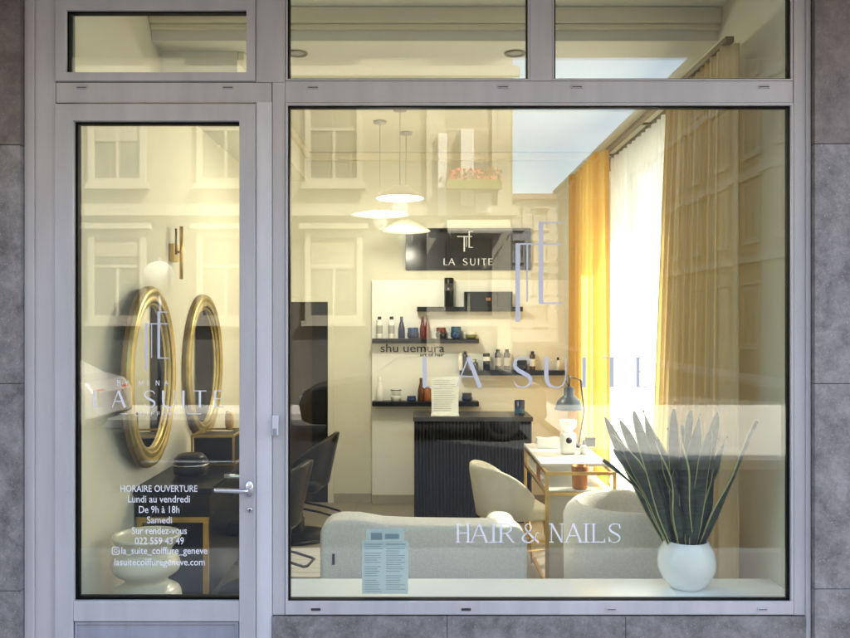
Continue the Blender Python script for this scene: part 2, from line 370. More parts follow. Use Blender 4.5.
mb.box(sx(256), sx(285), FR0, FR1, sz(82), ZT-.002); mb.box(sx(272.5), sx(285), FR0-.0, FR1, sz(615), sz(82.2))
mb.box(sx(285.2), sx(793), FR0, FR1, sz(102.5), sz(81)); mb.box(sx(530), sx(552), FR0, FR1, sz(80.7), ZT-.002)
mb.build('transom_bar', 'alu', tr, .0015)
def slot(px, py, w=11, cov=False):
    m = MB(); c = at(px, py, D0)
    m.box(c.x-w/450, c.x+w/450, -.006, .002, c.z-.0065, c.z+.0065, 0)
    if not cov: m.box(c.x-w/450+.003, c.x+w/450-.003, -.0068, -.004, c.z-.0025, c.z+.0025, 1)
    m.build('drain_cap', ['slot_cover', 'slot'], tr, .0015)
for a in ((82,87.5),(228,87.5),(313,87.5),(503,87),(577,87),(764,87)): slot(*a)
m = MB(); c = at(276, 425, D0); m.box(c.x-.014, c.x+.014, -.028, -.0062, c.z-.045, c.z+.045); m.build('door_contact', 'alu_bright', tr, .004)
m = MB(); m.box(c.x-.008, c.x+.008, -.034, -.0285, c.z-.04, c.z-.012); m.build('latch_knob', 'kick', tr, .003)

def glazed(t, x0, x1, z0, z1, w, y0=FR0, wb=None, wt=None, wl=None, wr=None, fm='alu', sash=True):
    """sash ring, gasket, pane"""
    wb = w if wb is None else wb; wt = w if wt is None else wt; wl = w if wl is None else wl; wr = w if wr is None else wr
    if sash: m = MB(); m.frame(x0, x1, z0, z1, w, y0, FR1-.01, 0, wb, wt, wl, wr); m.build('sash', fm, t, .002)
    a, b, c, d = x0+wl, x1-wr, z0+wb, z1-wt
    m = MB(); m.frame(a-.001, b+.001, c-.001, d+.001, .005, YG-.012, YG+.028, wl=.008, wt=.007); m.build('gasket', 'gasket', t)
    m = MB(); m.box(a, b, YG, YG+.024, c, d); m.build('pane', 'glass', t)

# big display window
bw = thing('display_window', 'large fixed display window with white lettering to the right of the glass door', 'window')
glazed(bw, sx(285.5), sx(793), sz(614.5), sz(103), 0, FR0-.006, wb=(614.5-601.5)/225, wt=(104.5-103)/225+.004, wl=2.3/225+.0, wr=2.3/225)
for px in (316, 466): 
    c = at(px, 609, D0); m = MB(); m.box(c.x-.021, c.x+.021, -.0105, -.0061, c.z-.005, c.z+.005, 0); m.build('drain_slot', 'slot', bw, .001)
for px in (611, 762):
    c = at(px, 609, D0); m = MB(); m.box(c.x-.024, c.x+.024, -.0105, -.0061, c.z-.007, c.z+.007, 0); m.box(c.x-.018, c.x+.018, -.0112, -.008, c.z-.002, c.z+.002, 1); m.build('drain_slot', ['slot_cover', 'slot'], bw, .001)
YD = YG-.0016                              # decals on the outer face
def gx(px): return fx(px, DG)
def gz(py): return fz(py, DG)
def monogram(mb, pts, y, mapx, mapz):      # list of (x0,x1,y0,y1) pixel bars
    for i, (a, b, c, d) in enumerate(pts):
        yy = y-.0001*i
        mb.add([(mapx(a), yy, mapz(d)), (mapx(b), yy, mapz(d)), (mapx(b), yy, mapz(c)), (mapx(a), yy, mapz(c))], [(0,1,2,3)])
mb = MB(); monogram(mb, [(515.4,562,243.2,244.8),(515.4,520,243.2,322),(526.4,528,243.2,302),(538.6,543.2,222,304),(538.6,563,222,223.6),(538.6,563,302.4,304)], YD, gx, gz)
mb.build('monogram', 'vinyl_lilac', bw)
mb = MB()
letters(mb, [('L',gx(422),gx(440)),('A',gx(456),gx(482)),('S',gx(513),gx(532)),('U',gx(544),gx(568)),('I',gx(577),gx(591)),('T',gx(600.5),gx(623)),('E',gx(635.5),gx(655))], gz(387.5), gz(357), YD, False, .135, .04)
mb.build('name_lettering', 'vinyl_lilac', bw)
mb = MB()
letters(mb, [('H',gx(455),gx(471)),('A',gx(471),gx(488)),('I',gx(489),gx(498)),('R',gx(498.5),gx(514)),('&',gx(521.5),gx(539)),('N',gx(549),gx(564)),('A',gx(565.5),gx(582)),('I',gx(582),gx(590)),('L',gx(591.5),gx(605)),('S',gx(608.5),gx(620.5))], gz(542.5), gz(523.5), YD, True, .10, .05)
mb.build('trade_lettering', 'vinyl', bw)
# price list paper stuck inside the glass
mb = MB(); YP = YG+.0275
def rect(mb, px0, px1, py0, py1, y, mi=0):
    d = D0+y; mb.add([(fx(px0,d), y, fz(py1,d)), (fx(px1,d), y, fz(py1,d)), (fx(px1,d), y, fz(py0,d)), (fx(px0,d), y, fz(py0,d))], [(0,1,2,3)], mi)
pl = thing('price_list', 'pale blue printed price list sheet taped low on the inside of the display window', 'paper')
mb = MB(); x0, x1 = fx(362,D0+YP), fx(408,D0+YP); mb.box(x0, x1, YP, YP+.0012, fz(594,D0+YP), fz(541,D0+YP)); mb.box(fx(366,D0+YP), fx(404,D0+YP), YP+.0014, YP+.0024, fz(548,D0+YP), fz(529,D0+YP)); mb.build('sheet', 'paper_blue', pl)
mb = MB()
for i in range(22):
    yy = 544+i*2.25
    for (a, b) in ((364.5, 383), (386, 405.5)):
        if random.random() < .12: continue
        e = b-random.random()*7
        rect(mb, a, e, yy, yy+.75, YP-.0004)
rect(mb, 371, 382, 533, 540, YP-.0004); rect(mb, 385, 399, 534, 539, YP-.0004)
mb.build('printed_lines', 'print', pl)

# transom lights
tw = thing('transom_window', 'small opening transom window directly above the glass door', 'window')
glazed(tw, sx(56.5), sx(255.5), sz(81.5), ZT-.004, 10/225, FR0-.014, wb=8.5/225, wt=(10.5)/225+ (ZT-.004-sz(0)) - 0.0, wl=10/225, wr=8.5/225)
for o in [c for c in tw.children if c.name.startswith('sash')]: pass
tw2 = thing('transom_window', 'wide fixed transom pane above the left half of the display window', 'window')
glazed(tw2, sx(285.5), sx(529.8), sz(80.6), ZT-.004, 2/225)
tw3 = thing('transom_window', 'wide fixed transom pane above the right half of the display window', 'window')
glazed(tw3, sx(552.2), sx(793), sz(80.6), ZT-.004, 2/225)

# door
dr = thing('glass_door', 'pale grey framed glass shop door with white opening hours lettering', 'door')
dx0, dx1, dz1 = sx(56.3), sx(256), sz(104.5)
gx0, gx1, gz0, gz1 = sx(74.5), sx(240), sz(600.5), sz(121.5)
mb = MB(); Yd = FR0-.016
mb.frame(dx0, dx1, .0, dz1, 0, Yd, FR1-.02, 0, wb=.12, wt=dz1-gz1, wl=gx0-dx0, wr=dx1-gx1)
mb.box(gx0+.0005, gx1-.0005, Yd+.001, FR1-.021, sz(620.5), gz0); mb.build('leaf_frame', 'alu_door', dr, .0025)
m = MB(); m.box(gx0+.003, gx1-.003, Yd+.012, FR1-.03, .122, sz(620.5)-.002); m.frame(gx0+.004, gx1-.004, .124, sz(620.5)-.004, .012, Yd+.007, Yd+.013); m.build('kick_panel', 'kick', dr, .001)
m = MB(); m.frame(gx0-.001, gx1+.001, gz0-.001, gz1+.001, .006, YG-.012, YG+.028, wl=.012, wt=.01, wb=.012); m.build('gasket', 'gasket', dr)
m = MB(); m.box(gx0, gx1, YG, YG+.024, gz0, gz1); m.build('pane', 'glass', dr)
# handle
hc = at(250.5, 488, D0)
hd = MB(); hd.lathe([(0,-.008),(.018,-.008),(.0185,-.006),(.0185,.0),(0,.0)], (0,0,0), 20, axis='y')
for v in range(len(hd.v)): x,y,z = hd.v[v]; hd.v[v] = (x*.95, y, z*1.9)
h_ = hd.build('door_handle', 'steel', dr, 0, loc=(hc.x, Yd, hc.z))
lv = MB(); lv.tube([(0,-.006,0),(0,-.045,0),(-.006,-.055,.0),(-.02,-.060,.0),(-.13,-.060,.004),(-.143,-.058,.004)], [.011,.0105,.0105,.0105,.010,.009], 14); lv.build('lever', 'steel', h_)
kc = at(250.8, 509, D0)
ky = MB(); ky.lathe([(0,-.006),(.010,-.006),(.0115,-.004),(.0115,0),(0,0)], (0,0,0), 18, axis='y'); kx = ky.build('keyhole', 'steel', dr, 0, loc=(kc.x, Yd, kc.z))
m = MB(); m.lathe([(0,-.0075),(.0045,-.0075),(.0045,-.005),(0,-.005)], (0,0,.001), 12, axis='y'); m.box(-.0022,.0022,-.0074,-.005,-.010,.0); m.build('key_slot', 'slot', kx)
# inside lever on the room side
m = MB(); m.tube([(hc.x, FR1-.02, hc.z+.03),(hc.x, FR1+.04, hc.z+.03),(hc.x-.02, FR1+.05, hc.z+.03),(hc.x-.14, FR1+.05, hc.z+.034)], .010, 12); m.build('inner_lever', 'steel', dr)
# door decals
mb = MB(); monogram(mb, [(145,168,323.2,324.4),(145.2,147.8,323.2,370),(151.2,152.2,323.2,358),(157.6,160.2,311.5,358.6),(157.6,168,311.5,312.7),(157.6,169,357.4,358.6)], YD, gx, gz)
mb.build('monogram', 'vinyl_lilac', dr)
mb = MB()
letters(mb, [('L',gx(92.5),gx(103)),('A',gx(112),gx(126)),('S',gx(144),gx(155.5)),('U',gx(162),gx(175.5)),('I',gx(180),gx(187)),('T',gx(193.5),gx(206.5)),('E',gx(214),gx(224))], gz(407.5), gz(390.5), YD, False, .13, .05)
mb.build('name_lettering', 'vinyl', dr)
mb = MB(); xs = [('B',117),('Y',124.5),('M',139),('I',147),('N',155.5),('A',164.5)]
letters(mb, [(c, gx(x), gx(x+(1.5 if c == 'I' else 4.3))) for c, x in xs], gz(385.5), gz(380.5), YD, False, .13, .12)
xs = [('C',135),('O',140.5),('I',147),('F',151),('F',157),('U',162.5),('R',168.5),('E',174.5)]
letters(mb, [(c, gx(x), gx(x+(1.2 if c == 'I' else 3.6))) for c, x in xs], gz(416), gz(412), YD, False, .12, .10)
rect(mb, 120, 128, 413.6, 414.3, YD); rect(mb, 188, 201, 413.6, 414.3, YD)
mb.build('tag_lettering', 'vinyl', dr)
px2 = DG/F
def tl(s, x0, x1, yb, h=7.0): return (s, gx((x0+x1)/2), YD, gz(yb), (x1-x0)*px2, h*px2)
text_obj('hours_lettering', [tl('HORAIRE OUVERTURE',120.5,197.5,491.8,6.6), tl('Lundi au vendredi',128,190,502.4), tl('De 9h à 18h',139,179.5,512.9), tl('Samedi',147,172,523.3), tl('Sur rendez-vous',132,187,534), tl('022 559 43 49',135,184,544.3), tl('la_suite_coiffure_geneve',121.5,207.5,554), tl('lasuitecoiffuregeneve.com',114.5,205,565.4)], 'vinyl', dr, .008)
mb = MB(); cx, cz = gx(115.8), gz(550.8); r = 3.6*px2
def rrect(mb, cx, cz, hw, rr, w, y):
    pts = []
    for q, (sx_, sz_) in enumerate(((1,1),(-1,1),(-1,-1),(1,-1))):
        for k in range(5):
            a = PI/2*q+PI/2*k/4; pts.append((cx+sx_*(hw-rr)+rr*math.cos(a), cz+sz_*(hw-rr)+rr*math.sin(a)))
    pts.append(pts[0]); pts.append(pts[1])
    ribbon(mb, [(a, b, w) for a, b in pts], 0, 0, 0, y, 1, 1)
rrect(mb, cx, cz, r, r*.45, r*.24, YD)
ribbon(mb, [(cx+r*.45*math.cos(a*PI/8), cz+r*.45*math.sin(a*PI/8), r*.22) for a in range(18)], 0, 0, 0, YD-.0001, 1, 1)
mb.box(cx+r*.5, cx+r*.68, YD-.0002, YD, cz+r*.5, cz+r*.68)
mb.build('camera_icon', 'vinyl', dr)

# stone cladding
def pilaster(x0, x1, joints, label, grp):
    t = thing('stone_pilaster', label, 'pilaster', group=None)
    m = MB(); js = [-.14]+joints+[3.60]
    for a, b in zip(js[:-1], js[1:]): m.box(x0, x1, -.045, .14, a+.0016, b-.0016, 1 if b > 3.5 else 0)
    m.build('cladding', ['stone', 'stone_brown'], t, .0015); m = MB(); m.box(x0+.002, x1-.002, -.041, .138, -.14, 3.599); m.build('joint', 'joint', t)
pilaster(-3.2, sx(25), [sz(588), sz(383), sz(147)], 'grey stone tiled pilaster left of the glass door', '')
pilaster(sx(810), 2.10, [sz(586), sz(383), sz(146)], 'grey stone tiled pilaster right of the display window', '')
t = thing('stone_plinth', 'low grey stone plinth under the display window', 'plinth')
xs = [sx(272), sx(447), sx(625), sx(809.5)]
m = MB()
for a, b in zip(xs[:-1], xs[1:]): m.box(a+.0014, b-.0014, -.012, .13, -.14, sz(616))
m.build('cladding', 'stone', t, .0015); m = MB(); m.box(xs[0]+.002, xs[-1]-.002, -.009, .129, -.14, sz(616)-.002); m.build('joint', 'joint', t)

# building above, canopy, masses beside
bd = thing('shop_building', 'cream rendered building above and around the shop front', 'building')
m = MB(); m.box(-14, 2.1, .0, 10, 3.75, 15.2); m.box(-14, -3.2, -.0, 10, -.14, 3.749); m.box(-3.199, -1.76, .15, 10, -.14, 3.749); m.build('wall', 'render_cream', bd)
m = MB(); m.box(-14.2, 2.3, -1.2, .0-.001, 3.32, 3.56); m.build('canopy', 'concrete', bd, .01)
m = MB(); m.box(-1.76, 2.1, .0535, .24, 3.661, 3.749); m.build('lintel', 'render_cream', bd); m = MB(); m.box(-1.76, 2.1, 4.48, 10, -.14, 3.749); m.build('rear_wall', 'render_cream', bd)
BL = {}
def facade_windows(t, plane, cols, rows, w, h, out=-1, first=None):
    """plane: ('y', y) facing -y (out=-1) / +y (out=1), or ('x', x)"""
    proto = None
    for c in cols:
        for r in rows:
            if proto is None:
                f = MB(); f.frame(-w/2-.12, w/2+.12, -.12, h+.12, .12, -.10, .05); f.box(-w/2-.2, w/2+.2, -.16, .04, -.24, -.121)
                f.box(-w/2, w/2, -.05, .04, h*.62, h*.62+.06); f.box(-.03, .03, -.051, .04, 0, h*.62); f.box(-w/2-.25, w/2+.25, -.2, .04, h+.2, h+.32)
                fo = f.build('window', 'trim_white', t); p = MB(); p.box(-w/2, w/2, -.02, .02, 0, h); po = p.build('pane', 'pane_dark', fo); proto = fo; o = fo
            else:
                o = proto.copy(); COL.objects.link(o); o.parent = t
                q = proto.children[0].copy(); COL.objects.link(q); q.parent = o
            if random.random() < .6:
                k = random.choice((.25, .4, .55, .8)); key = ('blind', round(w,2), k, round(h,2))
                if key not in BL:
                    bb = MB()
                    for j in range(int(k*h/.07)): bb.box(-w/2+.02, w/2-.02, -.045, -.03, h-.07*(j+1)+.006, h-.07*j)
                    BL[key] = bb.build('blind', 'blind', o)
                else:
                    q = BL[key].copy(); COL.objects.link(q); q.parent = o
            if plane[0] == 'y': o.location = (c, plane[1], r); o.rotation_euler = (0,0,0 if out < 0 else PI)
            else: o.location = (plane[1], c, r); o.rotation_euler = (0,0, -PI/2 if out < 0 else PI/2)
facade_windows(bd, ('y', 0.0), [-12, -9.5, -7, -4.5, -2, .5], [4.8, 8.1, 11.4], 1.1, 1.9)

# ================================================================== INTERIOR SHELL
XL, XR, YB = -1.555, 1.73, 4.33
m = MB(); m.box(XL-.22, XR+.37, .131, YB+.14, -.12, 0); fl = struct(m.build('floor', 'floor'))
m = MB(); m.box(XL-.21, XL, .054, YB, .0, 3.65); struct(m.build('wall_left', 'cream_wall'))
# back wall with doorway
dxa, dxb, dzt = fx(262,8.0), fx(328,8.0), fz(302,8.0)
m = MB(); m.box(XL-.2, dxa, YB, YB+.14, 0, 3.65); m.box(dxb, XR+.2, YB, YB+.14, 0, 3.65); m.box(dxa, dxb, YB, YB+.14, dzt, 3.65); struct(m.build('wall_back', 'cream_wall'))
m = MB()
for (a, b) in ((fx(372,7.95), XR-.02),): m.box(a, b, YB-.06, YB-.001, .001, fz(280,7.94))
wp = tag(m.build('wall_panel', 'white_panel', None, .002), 'smooth white display panel on the back wall behind the shelves', 'wall panel')
m = MB(); m.box(dxb+.06, fx(371.5,7.95), YB-.012, YB-.001, .0, .09); m.box(fx(372,7.95)+.002, XR-.03, YB-.072, YB-.0605, .0, .09); m.box(XL+.012, XL+.0005, 1.2, YB-.02, 0, .09); tag(m.build('skirting_board', 'skirting', None, .002), 'beige tiled skirting board along the foot of the salon walls', 'skirting')
# right wall with the tall side window
WY0, WY1, WZ0, WZ1 = 1.62, 4.28, .28, 3.12
m = MB(); m.box(XR, 2.098, .054, WY0, -.12, 3.65); m.box(XR, 2.098, WY0, WY1, WZ1, 3.65); m.box(XR, 2.098, WY0, WY1, -.12, WZ0); m.box(XR, 2.098, WY1, YB+.1495, -.12, 3.65); struct(m.build('wall_right', 'cream_wall'))
# ceiling
m = MB(); m.box(XL, XR, .054, 1.12, 3.56, 3.66); m.box(XL, XR, 1.12, YB, 3.38, 3.66); m.box(XL, -1.1, 1.30, YB, 3.12, 3.379); struct(m.build('ceiling', 'ceiling'))
m = MB(); m.box(XL, XR, 1.06, 1.119, 3.47, 3.559); m.box(XL, XR, 1.085, 1.119, 3.44, 3.469)
m.box(-1.099, XR, YB-.07, YB-.001, 3.31, 3.379); m.box(-1.099, -1.06, 1.31, YB-.071, 3.33, 3.379)
tag(m.build('cornice', 'moulding', None, .006), 'cream plaster cornice running round the salon ceiling', 'cornice')
# inner lip of facade
m = MB(); m.box(XL, sx(272), .112, .13, sz(81), sz(104)-.02)
# sill shelf
m = MB(); m.box(sx(272)+.02, XR-.001, .054, .40, .452, fz(598,D0+.12)+.002); tag(m.build('window_sill', 'sill', None, .004), 'white inner window sill under the display window holding the plant', 'sill')
m = MB(); m.box(sx(272)+.02, XR-.001, .14, .38, .0, .4515); tag(m.build('sill_base', 'white_panel', None), 'white boxed base below the inner window sill', 'ledge')
# white slats put in to imitate a sun patch on the floor tiles
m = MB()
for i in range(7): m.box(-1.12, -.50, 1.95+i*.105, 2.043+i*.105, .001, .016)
tag(m.build('sun_patch_slats', 'white_gloss', None, .003), 'pale slats standing in for sunlit floor left of the white sofa', 'sun patch')

# side window
sw = thing('side_window', 'tall side window behind the sheer curtain', 'window')
m = MB(); X0 = 1.93
for (a, b, c, d) in ((WY0, WY1, WZ0, WZ0+.06), (WY0, WY1, WZ1-.06, WZ1), (WY0, WY0+.06, WZ0+.0605, WZ1-.0605), (WY1-.06, WY1, WZ0+.0605, WZ1-.0605), (3.02, 3.08, WZ0+.0605, WZ1-.0605)): m.box(X0, X0+.07, a+.001, b-.001, c, d)
m.build('frame', 'alu', sw, .003); m = MB(); m.box(X0+.02, X0+.03, WY0+.01, WY1-.01, WZ0+.01, WZ1-.01); m.build('pane', 'glass_thin', sw)

# curtains
def curtain(name, y0, y1, z0, z1, xc, amp, waves, m_, label, flare=0., n=None, lean=0., parent=None):
    n = n or int(waves*14); nz = 14; vs = []
    for j in range(nz+1):
        v = j/nz; z = z1+(z0-z1)*v
        for i in range(n+1):
            u = i/n; ph = 2*PI*waves*u
            a = amp*(1+.35*math.sin(5*u+2)+.25*v)
            x = xc+a*math.sin(ph+.5*math.sin(3.1*ph/waves*2+v*.8))+.3*a*math.sin(2.3*ph+1+v)
            y = y0+(y1-y0)*u + flare*v*(u-.5) + lean*v + .25*a*math.cos(ph*2)
            vs.append((x, y, z))
    mb = MB(); mb.add(vs, [(j*(n+1)+i, j*(n+1)+i+1, (j+1)*(n+1)+i+1, (j+1)*(n+1)+i) for j in range(nz) for i in range(n)], 0, True)
    o = mb.build(name, m_, None)
    return tag(o, label, 'curtain')
ZC = 3.15
curtain('drape', .46, 1.50, .03, ZC, 1.565, .030, 12, 'drape', 'heavy ochre drape at the near end of the side window', .44, lean=.22)
curtain('sheer_curtain', 1.42, 3.42, .04, ZC, 1.655, .022, 15, 'sheer', 'white sheer curtain glowing with sun in the middle of the side window', 0)
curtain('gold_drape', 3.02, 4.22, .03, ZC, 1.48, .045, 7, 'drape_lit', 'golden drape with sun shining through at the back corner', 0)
m = MB(); m.box(1.53, 1.57, .46, YB-.08, ZC, ZC+.03); m.box(1.645, 1.665, 1.3, YB-.08, ZC+.001, ZC+.03)
for yy in (1.1, 2.2, 3.3): m.box(1.571, XR-.001, yy, yy+.02, ZC+.004, ZC+.02)
tag(m.build('curtain_track', 'gold_dark', None), 'slim dark curtain track fixed along the side wall above the curtains', 'curtain track')

# ================================================================== BACK WALL THINGS
# doorway leaf
t = thing('inner_door', 'dark brown and black door standing in the back wall opening', 'door')
m = MB(); m.box(dxa, fx(312,8.0), YB+.03, YB+.07, .0, dzt-.002); m.build('brown_leaf', 'brown_door', t)
m = MB(); m.box(fx(312,8.0)+.001, dxb-.001, YB+.02, YB+.06, .0, dzt-.002); m.build('black_leaf', 'black_matt', t)
m = MB(); m.box(dxb-.0, dxb+.055, YB-.02, YB-.001, 0, dzt+.055); m.box(dxa, dxb-.0005, YB-.02, YB-.001, dzt, dzt+.055); m.build('architrave', 'cream_wall', t, .003)
# wall sign
ys = YB-.03; dS = D0+ys-.002
t = thing('wall_sign', 'glossy black salon name sign with small white lettering on the back wall', 'sign')
m = MB(); m.box(fx(405.5,dS), fx(531,dS), ys, YB-.001, fz(270,dS), fz(228,dS)); m.build('board', 'sign_black', t, .002)
mx = lambda p: fx(p, dS); mz = lambda p: fz(p, dS)
m = MB()
letters(m, [('L',mx(443.5),mx(447.5)),('A',mx(448.5),mx(455)),('S',mx(463),mx(467.5)),('U',mx(470),mx(475.5)),('I',mx(477),mx(480)),('T',mx(481.5),mx(486.5)),('E',mx(488.5),mx(492.5))], mz(265), mz(258.5), ys-.002, False, .16, .09)
m.build('lettering', 'vinyl', t); m = MB()
monogram(m, [(457,472,236,236.8),(463.6,465,236,251.5),(466.4,467,236,247),(468.6,469.8,231,247.5),(468.6,473,231,231.7),(468.6,473,247,247.7)], ys-.002, mx, mz)
m.build('monogram', 'vinyl', t)
# brand lettering on the panel
yb = YB-.062; dB = D0+yb
wl = thing('wall_lettering', 'wide black lowercase lettering on the white panel between two shelves', 'lettering', (0,0,0))
for nm, ln in (('large_line', ('shu uemura', fx(412.5,dB), yb, fz(352,dB), 64*dB/F, 8.2*dB/F)), ('small_line', ('art of hair', fx(432,dB), yb, fz(355.6,dB)-.008, 24*dB/F, 3.8*dB/F))):
    o = text_obj(nm, [ln], 'ink', wl, .008)
    q = o.modifiers.new('s', 'SOLIDIFY'); q.thickness = .0015; q.offset = 0

# shelves
def shelf(px0, px1, py, label):
    d = 7.80; z = fz(py, d)
    m = MB(); m.box(fx(px0,d), fx(px1,d), d-D0-.0, YB-.061, z-.045+.012, z+.012)
    tag(m.build('wall_shelf', 'black', None, .002), label, 'shelf', 'black wall shelves on the back wall')
    return z+.012
GP = 'hair care products on the back wall shelves'
dP = 7.87
def prod(kind, px, zb, w, h, body, cap, name, label, cat, lab=None):
    w = w*dP/F; h = h*dP/F; x = fx(px, dP); y = dP-D0; r = w/2
    t = thing(name, label, cat, (x, y, zb+.0005), group=None)
    m = MB()
    if kind == 'bottle':
        m.lathe([(0,0),(r*.95,0),(r,.004),(r,h*.80),(r*.8,h*.84),(r*.55,h*.86),(0,h*.861)], n=20); m.build('bottle_body', body, t)
        m = MB(); m.lathe([(r*.62,h*.862),(r*.62,h*.99),(r*.5,h),(0,h)], n=20); m.build('cap', cap, t)
    elif kind == 'slim':
        m.lathe([(0,0),(r*.9,0),(r,.004),(r*.95,h*.45),(r*.55,h*.72),(r*.4,h*.78),(0,h*.781)], n=20); m.build('bottle_body', body, t)
        m = MB(); m.lathe([(r*.42,h*.782),(r*.42,h*.98),(r*.3,h),(0,h)], n=20); m.build('cap', cap, t)
    elif kind == 'jar':
        m.lathe([(0,0),(r*.75,0),(r,h*.18),(r,h*.5),(r*.92,h*.56),(0,h*.561)], n=24); m.build('jar_body', body, t)
        m = MB(); m.lathe([(r*.9,h*.565),(r*.92,h*.95),(r*.86,h),(0,h)], n=24); m.build('lid', cap, t)
    elif kind == 'tube':
        m.lathe([(0,0),(r,0),(r,h*.97),(r*.9,h),(0,h)], n=22); m.build('canister', body, t)
        m = MB(); m.lathe([(r*1.02,h*.55),(r*1.02,h*.8),(r*1.0,h*.8)], n=22); m.build('band', cap, t)
    elif kind == 'pump':
        m.lathe([(0,0),(r*.95,0),(r,.004),(r,h*.66),(r*.5,h*.74),(0,h*.741)], n=20); m.build('bottle_body', body, t)
        m = MB(); m.lathe([(r*.3,h*.742),(r*.3,h*.9),(r*.34,h*.9),(r*.34,h*.95),(0,h*.95)], n=12); m.box(-r*1.0, r*.3, -r*.2, r*.2, h*.951, h); m.build('pump', cap, t)
    elif kind == 'cup':
        m.lathe([(0,0),(r*.55,0),(r*.6,h*.08),(r*.95,h*.6),(r,h),(r*.9,h),(r*.8,h*.55),(0,h*.4)], n=24); m.build('bowl_body', body, t)
        m = MB(); m.lathe([(r*1.005,h*.85),(r*1.02,h*1.02),(r*.9,h*1.02)], n=24); m.build('rim', cap, t)
    elif kind == 'box':
        m.box(-r, r, -.05, .05, 0, h); m.build('carton', body, t, .003)
        m = MB(); m.box(-r*.1, r*.1, -.0515, -.0502, h*.4, h*.6); m.build('emblem', cap, t)
    if lab:
        m = MB(); m.lathe([(r*1.01,h*.22),(r*1.01,h*.6)], n=20); m.build('wrap_label', lab, t)
    return t
z1 = shelf(417, 523, 308, 'topmost black wall shelf carrying a tall black canister and a black case')
z2 = shelf(372, 479, 340, 'black wall shelf just above the wide black wall lettering')
z3 = shelf(460, 566, 372, 'right hand black wall shelf lined with dark bottles')
z4 = shelf(372, 479, 403, 'lowest black wall shelf with a white vase and stacked bowls')
t = prod('tube', 449, z1, 9.5, 29, 'black', 'grey_bottle', 'canister', 'tall black cylindrical canister on the topmost shelf', 'canister')
t = prod('box', 488, z1, 48, 15, 'lac_black', 'copper', 'gift_box', 'wide glossy black box on the topmost shelf', 'box')
prod('bottle', 379.5, z2, 6.2, 22, 'label_white', 'black', 'shampoo_bottle', 'white bottle with black cap, leftmost on the shelf above the lettering', 'bottle', 'print_grey')
prod('bottle', 391.5, z2, 6.2, 22, 'label_white', 'black', 'shampoo_bottle', 'white bottle with black cap beside the slim blue bottle', 'bottle', 'print_grey')
prod('slim', 401.5, z2, 7, 22, 'navy', 'blue', 'shampoo_bottle', 'tall slim blue bottle on the shelf above the lettering', 'bottle')
prod('jar', 413, z2, 11.5, 11, 'navy', 'blue', 'cream_jar', 'dark blue jar between the slim blue and red bottles', 'jar', )
prod('slim', 422.5, z2, 6, 22, 'red', 'red', 'shampoo_bottle', 'left of the two slim dark red bottles', 'bottle')
prod('slim', 427.5, z2, 6, 23, 'red', 'amber', 'shampoo_bottle', 'right of the two slim dark red bottles', 'bottle')
prod('jar', 441, z2, 10.5, 11, 'darkglass', 'red', 'cream_jar', 'dark jar with red lid', 'jar')
prod('jar', 456, z2, 11, 12, 'blue', 'teal', 'cream_jar', 'bright blue jar with teal lid', 'jar')
prod('jar', 471, z2, 11, 7, 'olive', 'label_white', 'cream_jar', 'low green jar at the right end of the shelf above the lettering', 'jar')
prod('bottle', 460.5, z3, 5, 17, 'label_white', 'label_white', 'shampoo_bottle', 'pale bottle at the left end of the right shelf', 'bottle')
prod('bottle', 465, z3, 5.5, 19, 'grey_bottle', 'black', 'shampoo_bottle', 'dark bottle beside the pale bottle on the right shelf', 'bottle')
prod('pump', 475.5, z3, 5.5, 11, 'darkglass', 'olive', 'small_flask', 'small dark flask, shortest bottle on the right shelf', 'bottle')
prod('tube', 486.5, z3, 7, 17, 'black', 'label_white', 'canister', 'black canister with pale band on the right shelf', 'canister')
prod('bottle', 498, z3, 6.5, 21, 'grey_bottle', 'black', 'shampoo_bottle', 'left one of two matching tall grey bottles', 'bottle', 'slot_cover')
prod('bottle', 507, z3, 6.5, 21, 'grey_bottle', 'black', 'shampoo_bottle', 'right one of two matching tall grey bottles', 'bottle', 'slot_cover')
prod('jar', 522, z3, 11, 10, 'darkglass', 'black', 'cream_jar', 'black jar on the right shelf left of the brown bottle', 'jar')
prod('bottle', 532.5, z3, 5.5, 19, 'amber', 'black', 'shampoo_bottle', 'dark brown bottle beside the black jar', 'bottle', 'label_white')
prod('slim', 558, z3, 5.5, 13, 'label_white', 'black', 'small_flask', 'small pale flask with dark stopper at the right end of the right shelf', 'bottle')
prod('slim', 379.5, z4, 7.5, 24, 'white_gloss', 'white_gloss', 'white_vase', 'white narrow necked vase on the lowest shelf', 'vase')
prod('cup', 396, z4, 11, 5.5, 'white_gloss', 'white_gloss', 'white_bowl', 'lower of two stacked white bowls on the lowest shelf', 'bowl')
prod('cup', 396, z4+5.8*dP/F, 10.5, 5.5, 'white_gloss', 'grey_bottle', 'white_bowl', 'upper of two stacked white bowls on the lowest shelf', 'bowl')
prod('jar', 411.5, z4, 9.5, 5, 'blue', 'navy', 'cream_jar', 'flat blue tin on the lowest shelf', 'tin')
prod('slim', 421, z4, 7, 23, 'amber', 'amber', 'shampoo_bottle', 'tall slim amber bottle on the lowest shelf', 'bottle')
prod('bottle', 427.5, z4, 7.5, 15, 'orange', 'amber', 'shampoo_bottle', 'short orange bottle beside the tall amber one', 'bottle')
prod('jar', 467, z4, 10.5, 8, 'navy', 'grey_bottle', 'cream_jar', 'dark blue jar with grey lid at the right end of the lowest shelf', 'jar')

